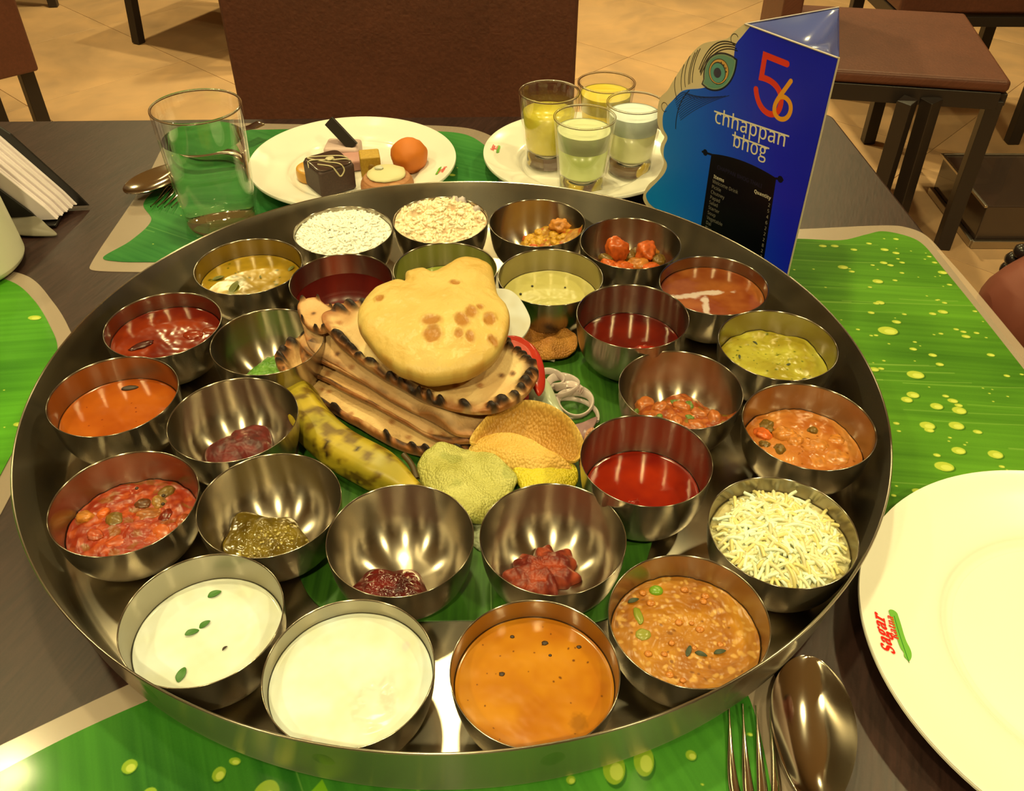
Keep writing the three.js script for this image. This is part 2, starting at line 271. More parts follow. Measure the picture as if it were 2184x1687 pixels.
mat('leaf print placemat in front of the tray, under the fork', [[-0.345, -0.20], [-0.30, -0.236], [-0.25, -0.270], [-0.222, -0.288], [-0.17, -0.32], [-0.10, -0.335], [0.05, -0.335], [0.13, -0.325], [0.153, -0.30], [0.156, -0.2], [0.155, -0.07], [0.13, -0.05], [-0.3, -0.05], [-0.36, -0.09], [-0.365, -0.16]],
  [[-0.335, -0.185], [-0.29, -0.222], [-0.245, -0.255], [-0.21, -0.276], [-0.16, -0.302], [-0.10, -0.318], [0.04, -0.318], [0.115, -0.31], [0.134, -0.29], [0.137, -0.2], [0.136, -0.08], [0.11, -0.065], [-0.29, -0.065], [-0.34, -0.1], [-0.345, -0.15]],
  { seed: 21, angle: 1.1, dark: G(38, 100, 20), light: G(96, 168, 40), small: 40, veins: 8, drop: G(170, 195, 40),
    drops: [[-0.2045, -0.2385, 0.0042, 0.0042], [-0.1555, -0.2345, 0.0036, 0.0042], [-0.189, -0.2235, 0.0038, 0.0038], [-0.148, -0.219, 0.0075, 0.006], [-0.128, -0.2225, 0.007, 0.009], [0.0555, -0.2385, 0.006, 0.009], [0.072, -0.243, 0.0055, 0.009], [0.032, -0.232, 0.0025, 0.0025], [0.098, -0.246, 0.003, 0.003]],
    extra: (g, q, S) => { g.fillStyle = css(G(135, 185, 20)); g.globalAlpha = 0.85; g.beginPath(); g.moveTo(...q(-0.125, -0.226)); g.lineTo(...q(-0.118, -0.21)); g.lineTo(...q(-0.085, -0.208)); g.lineTo(...q(-0.10, -0.232)); g.lineTo(...q(-0.11, -0.218)); g.closePath(); g.fill(); g.globalAlpha = 1; } });

// ---------- the round steel tray ----------
const TC = [-0.0382, -0.5198], TR = 0.3046, F = T + 0.0035;   // centre, rim radius, tray floor height
{
  const t = thing('thali_tray', 'huge round stainless steel tray with an upright rim, filled with bowls', 'tray', [TC[0], T + 0.0016, TC[1]]);
  const y0 = 0, R = TR;
  const prof = [[0, y0], [0.15, y0], [0.286, y0], [0.2925, y0 + 0.0012], [0.2968, y0 + 0.006], [0.2985, y0 + 0.014], [0.3005, y0 + 0.030], [R - 0.0012, y0 + 0.0505], [R - 0.0002, y0 + 0.0515], [R, y0 + 0.0525], [R - 0.0006, y0 + 0.0534], [R - 0.0016, y0 + 0.0528], [0.2993, y0 + 0.030], [0.2968, y0 + 0.0145], [0.2948, y0 + 0.0072], [0.2912, y0 + 0.003], [0.286, y0 + 0.0019], [0.15, y0 + 0.0019], [0, y0 + 0.0019]];
  const fine = []; for (let i = 0; i < prof.length - 1; i++) for (let q = 0; q < 3; q++) fine.push([prof[i][0] + (prof[i + 1][0] - prof[i][0]) * q / 3, prof[i][1] + (prof[i + 1][1] - prof[i][1]) * q / 3]);
  fine.push(prof[prof.length - 1]);
  const g = lathe(fine, 200), p = g.attributes.position;
  for (let i = 0; i < p.count; i++) { const x = p.getX(i), y = p.getY(i), z = p.getZ(i), r = Math.hypot(x, z); if (y > 0.004) p.setY(i, y + (y / 0.0534) * (-0.007 * x + 0.011 * z) + (y / 0.0534) * 0.0004 * Math.sin(Math.atan2(z, x) * 5 + 1)); }
  g.computeVertexNormals();
  const nrm = g.attributes.normal, rows = fine.length; // weld the normals of the seam
  for (let j = 0; j < rows; j++) { const a = j, b = p.count - rows + j, n = V(nrm.getX(a) + nrm.getX(b), nrm.getY(a) + nrm.getY(b), nrm.getZ(a) + nrm.getZ(b)).normalize(); nrm.setXYZ(a, n.x, n.y, n.z); nrm.setXYZ(b, n.x, n.y, n.z); }
  part('tray_body', g, steelTray, t);
}
// the banana leaf laid in the tray
{
  const leafTex = tex(512, 512, (u, v) => { const a = fbm(u * 90, v * 5, 0, 3), b = fbm(u * 8, v * 8, 0, 3), t = clamp(0.5 + 0.9 * (a - 0.5) + 0.7 * (b - 0.5)); return mix([0.018, 0.07, 0.010], [0.06, 0.19, 0.02], t); }, true, true);
  const leafMat = M({ map: leafTex, roughness: 0.32, side: THREE.DoubleSide });
  const t = thing('banana_leaf', 'dark green banana leaf lying in the tray under the breads', 'leaf', [0, 0, 0]);
  const outline = [[-0.150, -0.42], [-0.138, -0.368], [-0.112, -0.336], [-0.02, -0.3305], [0.060, -0.333], [0.085, -0.37], [0.105, -0.45], [0.098, -0.545], [0.075, -0.605], [0.01, -0.632], [-0.09, -0.625], [-0.155, -0.56]];
  const g = slab({ rim: outline.map(([x, z]) => [x, F + 0.0007, z]), top: 0.0004, bot: 0.0004, k: 8, nR: 22, nT: 130, disp: (x, z) => 0.00015 * Math.sin(x * 700) });
  const uv = g.attributes.uv; for (let i = 0; i < uv.count; i++) uv.setXY(i, uv.getX(i) / 0.22, uv.getY(i) / 0.22);
  part('leaf_blade', g, leafMat, t);
  part('midrib', tube([[-0.012, F + 0.0009, -0.334], [-0.017, F + 0.0009, -0.45], [-0.022, F + 0.0009, -0.625]], 0.0008, 30, 6), plain(G(120, 160, 60), 0.5), t);
}

// ---------- steel bowls ----------
const BH = 0.048, BR = 0.045;
const inner = (() => {
  const pts = [[0, 0.0009], [0.016, 0.0011], [0.0235, 0.0026], [0.0308, 0.0066], [0.0365, 0.0128], [0.0404, 0.0205], [0.0426, 0.030], [0.0437, 0.039], [0.0442, 0.048]];
  return new THREE.SplineCurve(pts.map(([x, y]) => new THREE.Vector2(x, y))).getPoints(70);
})();
function innerY(r) { for (let i = 1; i < inner.length; i++) if (inner[i].x >= r) { const a = inner[i - 1], b = inner[i], t = (r - a.x) / (b.x - a.x + 1e-9); return a.y + (b.y - a.y) * t; } return BH; }
function innerR(y) { for (let i = 1; i < inner.length; i++) if (inner[i].y >= y) { const a = inner[i - 1], b = inner[i], t = (y - a.y) / (b.y - a.y + 1e-9); return a.x + (b.x - a.x) * t; } return 0.0442; }
const bowlGeo = (() => {
  const out = inner.map((p, i) => { const a = inner[Math.max(0, i - 1)], b = inner[Math.min(inner.length - 1, i + 1)], n = new THREE.Vector2(b.y - a.y, -(b.x - a.x)).normalize(); return new THREE.Vector2(Math.max(0, p.x + n.x * 0.0008), Math.max(0, p.y + n.y * 0.0008)); });
  out[0].x = 0;
  const pts = [...out.map((p) => [p.x, p.y]), [0.04505, 0.0482], [0.0450, 0.0486], [0.0446, 0.0486], ...inner.slice().reverse().map((p) => [p.x, p.y])];
  return lathe(pts, 96);
})();
// id: [x, z, radius, lift]
const BOWLS = {
  O1: [-0.1717, -0.3002, 0.0448, 0.0025], O2: [-0.0853, -0.2672, 0.0452, 0], O3: [0.0126, -0.2675, 0.0449, 0], O4: [0.0987, -0.3009, 0.0447, 0], O5: [0.1657, -0.3657, 0.0450, 0], O6: [0.2059, -0.4619, 0.0453, 0], O7: [0.2055, -0.5557, 0.0454, 0], O8: [0.1702, -0.6394, 0.0457, 0], O9: [0.1066, -0.7082, 0.0455, 0], O10: [0.0231, -0.7447, 0.0450, 0], O11: [-0.0677, -0.7493, 0.0448, 0], O12: [-0.1562, -0.7286, 0.0454, 0], O13: [-0.2294, -0.6666, 0.0461, 0], O14: [-0.2773, -0.5789, 0.0451, 0], O15: [-0.2867, -0.4915, 0.0452, 0.004], O16: [-0.244, -0.3875, 0.0455, 0],
  I1: [-0.1454, -0.6432, 0.0436, 0.004], I2: [-0.0583, -0.6618, 0.0448, 0.003], I3: [0.0325, -0.6514, 0.0449, 0], I4: [0.0971, -0.5935, 0.0453, 0.006], I5: [0.1226, -0.5012, 0.0449, 0], I6: [0.0894, -0.4276, 0.0438, 0.009], I7: [0.0251, -0.3598, 0.0445, 0], I8: [-0.0673, -0.3583, 0.0446, 0.001], I9: [-0.1523, -0.3864, 0.0448, 0], I10: [-0.1945, -0.4666, 0.0447, 0], I11: [-0.1897, -0.5574, 0.0434, 0],
};
const what = {
  O1: 'the milky white soup with floating green herbs', O2: 'the plain thick white yoghurt nearest the viewer', O3: 'the smooth orange soup dotted with dark spices', O4: 'the thick golden lentils with green peas', O5: 'the long thin white rice grains', O6: 'the creamy orange curry with large chunks', O7: 'the mustard yellow paste curry', O8: 'the brown gravy with a swirl of cream', O9: 'the orange carrot and green vegetable heap', O10: 'the small dry yellow vegetable heap', O11: 'the pale pinkish clumped rice', O12: 'the bright white short rice', O13: 'the thin yellow lentil soup with green bits', O14: 'the dark red oily curry', O15: 'the smooth bright orange gravy', O16: 'the red mixed vegetable curry',
  I1: 'the scarlet chutney behind the puffed bread', I2: 'the thin pale green drink behind the puffed bread', I3: 'the pale green white coconut chutney', I4: 'the dark red thin sauce with a chutney lump', I5: 'the brown orange vegetable mix with green bits', I6: 'the brick red sauce filling its lower half', I7: 'the ragged rusty red pickle lump', I8: 'the shiny dark maroon jelly', I9: 'the brownish green seeded pickle', I10: 'the smooth maroon paste lump', I11: 'the bright green chutney',
};
const HB = 1.2125 - 0.41299;                              // height of an ordinary bowl's rim
let protoBowl = null;
const place = {};
for (const id in BOWLS) {
  const [x, z, r, lift] = BOWLS[id], k = (0.41299 - lift) / 0.41299, rimY = HB + lift, y = F + 0.0016;
  const s = [r * k / BR, (rimY - y) / 0.0486, r * k / BR];
  place[id] = { pos: [x * k, y, z * k], s };
  const label = 'stainless steel bowl holding ' + what[id];
  let b;
  if (!protoBowl) { b = protoBowl = part('steel_bowl', bowlGeo, steelBowl); tag(b, label, 'bowl', 'steel bowls on the round tray'); b.position.set(...place[id].pos); }
  else b = copy(protoBowl, label, place[id].pos);
  b.scale.set(...s); b.rotation.y = (parseInt(id.slice(1)) * 1.7) % 6;
}

// ---------- what is in the bowls ----------
// a filling up to height h: its top is a bumpy disc, its underside follows the bowl
function filling(h, bump, nR = 46, nT = 120, meniscus = 0.0007) {
  const R = innerR(h) - 0.0001, pos = [], uv = [], idx = [];
  const top = (r, a) => { const x = r * Math.cos(a), z = r * Math.sin(a); let y = h + (bump ? bump(x, z, r / R) : 0) + meniscus * step(R - 0.0022, R, r) ** 2; y = Math.max(y, innerY(r) + 0.0002); pos.push(x, y, z); uv.push(x / 0.09 + 0.5, z / 0.09 + 0.5); };
  top(0, 0);
  for (let j = 1; j <= nR; j++) { const r = R * Math.pow(j / nR, 0.8); for (let i = 0; i < nT; i++) top(r, (i / nT) * 2 * Math.PI); }
  const nB = 14, base = pos.length / 3;
  for (let j = nB - 1; j >= 1; j--) { const r = R * (j / nB); for (let i = 0; i < nT; i++) { const a = (i / nT) * 2 * Math.PI; pos.push(r * Math.cos(a), innerY(r) + 0.0001, r * Math.sin(a)); uv.push(0.5, 0.5); } }
  pos.push(0, innerY(0) + 0.0001, 0); uv.push(0.5, 0.5);
  const A = (j, i) => 1 + (j - 1) * nT + (i % nT), Bm = (j, i) => base + j * nT + (i % nT), last = pos.length / 3 - 1;
  for (let i = 0; i < nT; i++) {
    idx.push(0, A(1, i + 1), A(1, i));
    for (let j = 1; j < nR; j++) idx.push(A(j, i), A(j, i + 1), A(j + 1, i), A(j + 1, i), A(j, i + 1), A(j + 1, i + 1));
    idx.push(A(nR, i), A(nR, i + 1), Bm(0, i), Bm(0, i), A(nR, i + 1), Bm(0, i + 1));
    for (let j = 0; j < nB - 2; j++) idx.push(Bm(j, i), Bm(j, i + 1), Bm(j + 1, i), Bm(j + 1, i), Bm(j, i + 1), Bm(j + 1, i + 1));
    idx.push(Bm(nB - 2, i), Bm(nB - 2, i + 1), last);
  }
  return meshFrom(pos, idx, null, uv);
}
// a heap that lies on the bowl's inside; outline(angle) its radius round (cx, cz), H(s, x, z) its thickness
function heap(cx, cz, outline, H, nR = 40, nT = 110) {
  const pos = [], uv = [], idx = [];
  const put = (x, z, y) => { pos.push(x, y, z); uv.push(x / 0.09 + 0.5, z / 0.09 + 0.5); };
  const at = (s, a) => { let r = outline(a) * s, x = cx + r * Math.cos(a), z = cz + r * Math.sin(a); const q = Math.hypot(x, z); if (q > 0.0425) { x *= 0.0425 / q; z *= 0.0425 / q; } return [x, z]; };
  { const [x, z] = at(0, 0); put(x, z, innerY(Math.hypot(x, z)) + H(0, x, z)); }
  for (let j = 1; j <= nR; j++) for (let i = 0; i < nT; i++) { const s = Math.pow(j / nR, 0.75), [x, z] = at(s, (i / nT) * 2 * Math.PI); put(x, z, innerY(Math.hypot(x, z)) + 0.0003 + (j < nR ? Math.max(0, H(s, x, z)) : 0)); }
  const base = pos.length / 3, nB = 8;
  for (let j = nB; j >= 1; j--) for (let i = 0; i < nT; i++) { const [x, z] = at(j / nB, (i / nT) * 2 * Math.PI); put(x, z, innerY(Math.hypot(x, z)) + 0.0001); }
  { const [x, z] = at(0, 0); put(x, z, innerY(Math.hypot(x, z)) + 0.0001); }
  const A = (j, i) => 1 + (j - 1) * nT + (i % nT), Bm = (j, i) => base + j * nT + (i % nT), last = pos.length / 3 - 1;
  for (let i = 0; i < nT; i++) {
    idx.push(0, A(1, i + 1), A(1, i));
    for (let j = 1; j < nR; j++) idx.push(A(j, i), A(j, i + 1), A(j + 1, i), A(j + 1, i), A(j, i + 1), A(j + 1, i + 1));
    idx.push(A(nR, i), A(nR, i + 1), Bm(0, i), Bm(0, i), A(nR, i + 1), Bm(0, i + 1));
    for (let j = 0; j < nB - 1; j++) idx.push(Bm(j, i), Bm(j, i + 1), Bm(j + 1, i), Bm(j + 1, i), Bm(j, i + 1), Bm(j + 1, i + 1));
    idx.push(Bm(nB - 1, i), Bm(nB - 1, i + 1), last);
  }
  return meshFrom(pos, idx, null, uv);
}
const foodMat = (fn, rough = 0.3, more = {}) => M({ map: tex(320, 320, (u, v) => fn((u - 0.5) * 0.09, (v - 0.5) * 0.09)), roughness: rough, specularIntensity: 0.9, ...more });
function dish(id, name, label, category) { const t = thing(name, label, category, place[id].pos); t.scale.set(...place[id].s); return t; }
const blob = (x, z, cx, cz, rx, rz = rx, a = 0) => { const u = x - cx, v = z - cz, c = Math.cos(a), s = Math.sin(a), p = (u * c + v * s) / rx, q = (v * c - u * s) / rz; return Math.sqrt(p * p + q * q); };
const wob = (x, z, f, s = 0) => fbm(x * f + 50 + s, z * f + 50, 0, 3) - 0.5;
function bits(list, base, x, z, soft = 0.25) { let c = base; for (const [cx, cz, rx, rz, a, k] of list) { const m = 1.6 * Math.max(rx, rz); if (Math.abs(x - cx) > m || Math.abs(z - cz) > m) continue; const d = blob(x, z, cx, cz, rx, rz, a) + 0.5 * (noise(x * 700 + 30, z * 700 + 30) - 0.5); if (d < 1 + soft) c = mix(k, c, step(1 - soft, 1 + soft, d)); } return c; }
function scatter(n, seed, rad, lo, hi) { const r = rng(seed), out = []; for (let i = 0; i < n; i++) { const q = Math.sqrt(r()) * rad, a = r() * 6.283, s = lo + (hi - lo) * r() * r(); out.push([q * Math.cos(a), q * Math.sin(a), s, s * (0.5 + 0.5 * r()), r() * 3]); } return out; }
const withCol = (l, k) => l.map((b) => [...b, k]);
function piece(name, t, geo, mat, pos, rot = [0, 0, 0], label) { const m = part(name, geo, mat, t, label); m.position.set(...pos); m.rotation.set(...rot); return m; }
const leafBit = (L, W, bend = 0.0008) => slab({ rim: [[-L, 0, 0], [-L * 0.3, bend, W], [L * 0.6, bend, W * 0.8], [L, 0, 0], [L * 0.4, bend, -W * 0.8], [-L * 0.5, bend, -W]], top: 0.0004, bot: 0.0004, nR: 6, nT: 28 });
const chunk = (c, r) => plain(c, r, { vertexColors: true });
const herbMat = plain(P(70, 125, 30), 0.45), herbDark = plain(P(52, 62, 22), 0.5), spiceMat = plain(P(60, 35, 12), 0.5), oliveMat = chunk(P(136, 96, 26), 0.3), carrotMat = chunk(P(236, 104, 26), 0.3), orangeChunk = chunk(P(222, 130, 36), 0.3);

// -- outer ring --
{ // O1 milky soup with herbs
  const t = dish('O1', 'herb_raita', 'milky white soup with a few chopped green herb leaves floating on it', 'soup');
  part('liquid', filling(0.028, (x, z) => 0.0004 * wob(x, z, 120)), foodMat((x, z) => mix(P(255, 248, 190, 1.05), P(242, 230, 155, 1.0), clamp(0.35 + wob(x, z, 60) * 1.2)), 0.14), t);
  piece('herb_leaf', t, leafBit(0.0042, 0.0022), herbMat, [-0.0048, 0.0285, -0.0303], [0, 0.5, 0.1]);
  piece('herb_leaf', t, leafBit(0.0036, 0.0018), herbMat, [-0.0049, 0.0285, -0.0087], [0, 0.7, 0.2]);
  piece('herb_leaf', t, leafBit(0.0042, 0.002), herbMat, [-0.0107, 0.0285, -0.0032], [0, 0.6, -0.2]);
  piece('herb_leaf', t, leafBit(0.0048, 0.0024), herbMat, [-0.0091, 0.0283, 0.0241], [0, 1.5, 0]);
  piece('spice_speck', t, leafBit(0.0018, 0.0006), spiceMat, [0.0107, 0.0285, 0.0073], [0, 0.9, 0]);
}
{ // O2 yoghurt
  const t = dish('O2', 'white_yoghurt', 'thick plain white yoghurt filling the bowl nearest the viewer', 'yoghurt');
  part('yoghurt_surface', filling(0.0362, (x, z) => 0.0009 * wob(x, z, 55) + 0.0012 * step(1.1, 0.4, blob(x, z, 0.013, 0.012, 0.012, 0.016, 0.4) + wob(x, z, 150)) - 0.0012 * step(0.5, 0, blob(x, z, 0.02, 0.008, 0.008, 0.012)), 60, 140), foodMat((x, z) => bits([[0.02, 0.012, 0.004, 0.007, 0.3, P(250, 228, 165)], [-0.018, 0.034, 0.003, 0.002, 0.3, P(240, 205, 150)], [0.027, -0.022, 0.002, 0.003, 0, P(245, 220, 165)]], mix(P(255, 253, 195, 0.98), P(250, 236, 160, 0.92), clamp(0.4 + 1.2 * wob(x, z, 70))), x, z, 0.6), 0.26), t);
}
{ // O3 sambar
  const t = dish('O3', 'orange_lentil_soup', 'smooth orange lentil soup with a few dark spice flecks', 'soup');
  const sp = withCol(scatter(26, 4, 0.038, 0.0004, 0.0011), P(130, 70, 14));
  const ob = [[0.0225, 0.0225, 0.0045, 0.0055, 0.3, P(178, 105, 14)]];
  part('liquid', filling(0.0332, (x, z) => 0.0005 * wob(x, z, 90)), foodMat((x, z) => bits([...sp, ...ob], mix(P(222, 138, 22), P(196, 108, 12), clamp(0.4 + 1.8 * wob(x, z, 60))), x, z, 0.4), 0.17), t);
  for (const [x, z, r] of [[0.0063, -0.0258, 0.0019], [0.0253, -0.0234, 0.0014], [-0.0176, -0.0061, 0.0016], [0.009, -0.018, 0.001], [-0.012, -0.03, 0.0013]]) piece('spice_seed', t, lump(r, r * 0.5, r * 0.8, 0.3, 2, x * 900, 2), spiceMat, [x, 0.0334, z]);
}
{ // O4 dal
  const t = dish('O4', 'golden_lentils', 'thick golden brown lentils with soft grains and green pieces', 'lentils');
  const gr = withCol(scatter(150, 9, 0.041, 0.0009, 0.0026), P(226, 160, 60)), dk = withCol(scatter(22, 12, 0.04, 0.0008, 0.0022), P(150, 85, 14));
  part('gravy', filling(0.0292, (x, z) => 0.0016 * wob(x, z, 150) + 0.0009 * (0.5 - worley(x * 330, z * 330)[0])), foodMat((x, z) => bits([...gr, ...dk], mix(P(208, 132, 26), P(172, 96, 16), clamp(0.4 + 1.8 * wob(x, z, 90))), x, z, 0.5), 0.33), t);
  piece('green_pea', t, lump(0.0042, 0.0026, 0.0036, 0.1, 2, 3, 3), plain(P(130, 165, 25), 0.3), [-0.0125, 0.0292, -0.032]);
  piece('green_chilli', t, lump(0.0026, 0.0016, 0.0062, 0.2, 2, 4, 3), plain(P(150, 150, 35), 0.3), [-0.025, 0.0295, -0.0135], [0, 0.2, 0]);
  piece('green_pea', t, lump(0.0045, 0.002, 0.004, 0.2, 2, 5, 3), plain(P(165, 155, 45), 0.3), [-0.0238, 0.0292, -0.001]);
  for (const [x, z, a] of [[0.0005, 0.0105, 1.2], [0.0072, 0.0125, -0.4], [0.018, 0.011, 0.2], [-0.027, -0.024, 0.3]]) piece('coriander_leaf', t, leafBit(0.0036, 0.0014), herbDark, [x, 0.0302, z], [0.1, a, 0.15]);
  const r = rng(31); for (let i = 0; i < 16; i++) { const q = 0.008 + 0.03 * r(), a = r() * 6.28, s = 0.0015 + 0.0012 * r(); piece('lentil', t, lump(s, s * 0.6, s * 0.9, 0.15, 2, i, 2), orangeChunk, [q * Math.cos(a), 0.0294, q * Math.sin(a)]); }
}
function riceGrains(t, n, seed, h, dome, len, rad, cols, bend, lay = 0.5, R = 0.042) {
  const g = bend ? tube([[-len / 2, 0, 0], [-len * 0.2, bend * 0.8, 0.1 * bend], [len * 0.2, bend, 0], [len / 2, 0.1 * bend, -0.2 * bend]], rad, 8, 5) : new THREE.CapsuleGeometry(rad, len - 2 * rad, 3, 6).rotateZ(Math.PI / 2);
  const im = new THREE.InstancedMesh(g, M({ color: 0xffffff, roughness: 0.38 }), n); im.name = 'grains'; t.add(im); im.castShadow = im.receiveShadow = true; im.userData.kind = 'stuff';
  const r = rng(seed), m = new THREE.Matrix4(), q = new THREE.Quaternion(), e = new THREE.Euler();
  for (let i = 0; i < n; i++) {
    const rr = R * Math.sqrt(r()), a = r() * 6.283, x = rr * Math.cos(a), z = rr * Math.sin(a), y = h + dome(x, z, rr / R) + (r() - 0.25) * rad * 2.2;
    e.set((r() - 0.5) * lay * 2, r() * 6.283, (r() - 0.5) * lay * 2.4); q.setFromEuler(e); const s = 0.75 + 0.5 * r();
    m.compose(V(x, Math.max(y, innerY(rr) + rad), z), q, V(s, 0.9 + 0.3 * r(), 1)); im.setMatrixAt(i, m); im.setColorAt(i, C3(cols[Math.floor(r() * cols.length)]));
  }
}
{ // O5 basmati
  const t = dish('O5', 'long_grain_rice', 'heap of long thin white rice grains with a few cumin seeds', 'rice'); t.userData.kind = 'stuff';
  const dome = (x, z, s) => 0.009 * (1 - s * s) + 0.005 * wob(x, z, 60) + 0.003 * (-z / 0.04) * (1 - s);
  part('rice_mound', filling(0.0345, dome, 30, 80, 0), foodMat((x, z) => mix(P(244, 226, 135, 1.1), P(220, 190, 100), clamp(0.5 + 2 * wob(x, z, 220))), 0.5), t);
  riceGrains(t, 620, 6, 0.0350, dome, 0.0155, 0.00125, [P(255, 246, 165, 1.15), P(252, 236, 145, 1.15), P(255, 250, 175, 1.15), P(248, 226, 135, 1.1), P(252, 224, 115, 1.1)], 0.0042, 0.34, 0.0345);
  for (const [x, z, a] of [[-0.002, -0.008, 0.8], [-0.0293, 0.020, 0.3], [0.018, 0.006, 1.4], [0.004, 0.027, 2.2]]) piece('cumin_seed', t, lump(0.0024, 0.0006, 0.0007, 0.1, 2, a, 2), spiceMat, [x, 0.037 + dome(x, z, Math.hypot(x, z) / 0.042), z], [0, a, 0]);
}
{ // O6 korma
  const t = dish('O6', 'creamy_orange_curry', 'creamy orange vegetable curry with lumps and olive green peas', 'curry');
  part('gravy', filling(0.0235, (x, z, s) => 0.0045 * wob(x, z, 75) + 0.0016 * wob(x, z, 260) + 0.003 * (1 - s)), foodMat((x, z) => bits(withCol(scatter(40, 19, 0.036, 0.0004, 0.0014), P(165, 85, 14)), mix(P(226, 138, 48), P(190, 96, 22), clamp(0.42 + 1.7 * wob(x, z, 85))), x, z, 0.5), 0.24), t);
  const lumps = [[-0.010, -0.0125, 0.0085, 0.007, orangeChunk], [-0.004, -0.006, 0.0075, 0.006, orangeChunk], [-0.0245, -0.0135, 0.007, 0.0045, carrotMat], [0.012, -0.002, 0.008, 0.004, orangeChunk], [0.022, 0.010, 0.009, 0.0035, orangeChunk], [0.006, 0.014, 0.009, 0.003, orangeChunk], [0.027, -0.008, 0.006, 0.003, orangeChunk], [-0.020, -0.024, 0.006, 0.004, oliveMat], [-0.016, 0.002, 0.0055, 0.0045, oliveMat], [-0.0255, -0.003, 0.0042, 0.0035, oliveMat], [0.012, -0.018, 0.004, 0.003, oliveMat], [-0.0185, -0.0185, 0.0035, 0.003, oliveMat]];
  lumps.forEach(([x, z, r, h, m], i) => piece(m === oliveMat ? 'green_pea' : m === carrotMat ? 'carrot_piece' : 'vegetable_chunk', t, lump(r, h, r * 0.85, 0.3, 1.8, i * 3, 4), m, [x, 0.0238, z], [0, i, 0]));
}
{ // O7 yellow-green paste
  const t = dish('O7', 'mustard_yellow_curry', 'thick mustard yellow curry speckled with green herbs', 'curry');
  const hb = withCol(scatter(60, 23, 0.04, 0.0004, 0.0017), P(112, 112, 14));
  part('gravy', filling(0.0268, (x, z, s) => 0.004 * wob(x, z, 70) + 0.0016 * wob(x, z, 240) + 0.0028 * (1 - s) + 0.0016 * Math.sin(x * 130 + z * 90)), foodMat((x, z) => bits(hb, mix(P(208, 188, 50), P(168, 140, 22), clamp(0.42 + 1.9 * wob(x, z, 75))), x, z, 0.5), 0.28), t);
  for (const [x, z, a] of [[0.010, 0.006, 0.6], [-0.026, -0.004, 1.6], [0.018, 0.024, 0.3], [-0.01, -0.022, 2.3]]) piece('herb_leaf', t, leafBit(0.0024, 0.0009), herbDark, [x, 0.0308, z], [0, a, 0.1]);
}
{ // O8 makhani with cream
  const t = dish('O8', 'brown_cream_curry', 'glossy brown gravy with a pale swirl of cream', 'curry');
  const cream = P(226, 190, 138);
  part('gravy', filling(0.0362, (x, z) => 0.0006 * wob(x, z, 70)), foodMat((x, z) => {
    let c = mix(P(178, 98, 34), P(140, 60, 18), clamp(0.45 + 1.5 * wob(x, z, 70)));
    const w = 2.1 * wob(x, z, 150), d = Math.min(blob(x, z, -0.022, 0.001, 0.018, 0.0035, -0.15), blob(x, z, -0.003, -0.003, 0.014, 0.003, -0.1), blob(x, z, -0.007, 0.013, 0.003, 0.014, 0.15), blob(x, z, -0.036, 0.006, 0.005, 0.003)) + w;
    return mix(cream, c, step(0.55, 1.35, d));
  }, 0.13), t);
}
{ // O9 carrot and greens
  const t = dish('O9', 'carrot_vegetable_mix', 'stir fried orange carrot chunks with green vegetables, piled high', 'vegetables');
  const base = heap(0.002, 0.004, (a) => 0.036 + 0.003 * Math.sin(a * 5), (s, x, z) => 0.0255 * (1 - s ** 5) + 0.006 * wob(x, z, 130), 44, 120);
  part('vegetable_bed', base, foodMat((x, z) => { const w = worley(x * 260, z * 260, 3); return mix(w[1] > 0.8 ? P(140, 120, 24) : w[1] > 0.45 ? P(224, 112, 30) : P(190, 78, 20), P(140, 50, 10), clamp(w[0] * 0.9)); }, 0.28), t);
  const L = [[-0.010, -0.006, 0.0085, 0.0125, 0.0075, carrotMat], [0.016, -0.004, 0.0095, 0.009, 0.008, carrotMat], [0.008, 0.008, 0.008, 0.006, 0.008, orangeChunk], [-0.006, 0.013, 0.008, 0.005, 0.007, carrotMat], [-0.018, 0.010, 0.0075, 0.005, 0.006, carrotMat], [0.002, -0.006, 0.005, 0.006, 0.005, oliveMat], [0.026, 0.004, 0.007, 0.006, 0.0055, oliveMat], [-0.020, -0.001, 0.006, 0.005, 0.005, oliveMat], [0.008, -0.012, 0.0055, 0.005, 0.0045, oliveMat], [0.022, -0.010, 0.0055, 0.006, 0.005, orangeChunk], [0.018, 0.014, 0.007, 0.004, 0.006, carrotMat]];
  L.forEach(([x, z, a, h, c, m], i) => piece(m === oliveMat ? 'green_pepper_piece' : 'carrot_piece', t, lump(a * 1.25, h * 1.1, c * 1.2, 0.34, 1.7, i * 5 + 1, 5), m, [x, innerY(Math.hypot(x, z)) * 0.5 + 0.028 + (i < 2 ? 0.007 : 0), z], [0.2 * Math.sin(i), i * 1.3, 0.2 * Math.cos(i * 2)]));
}
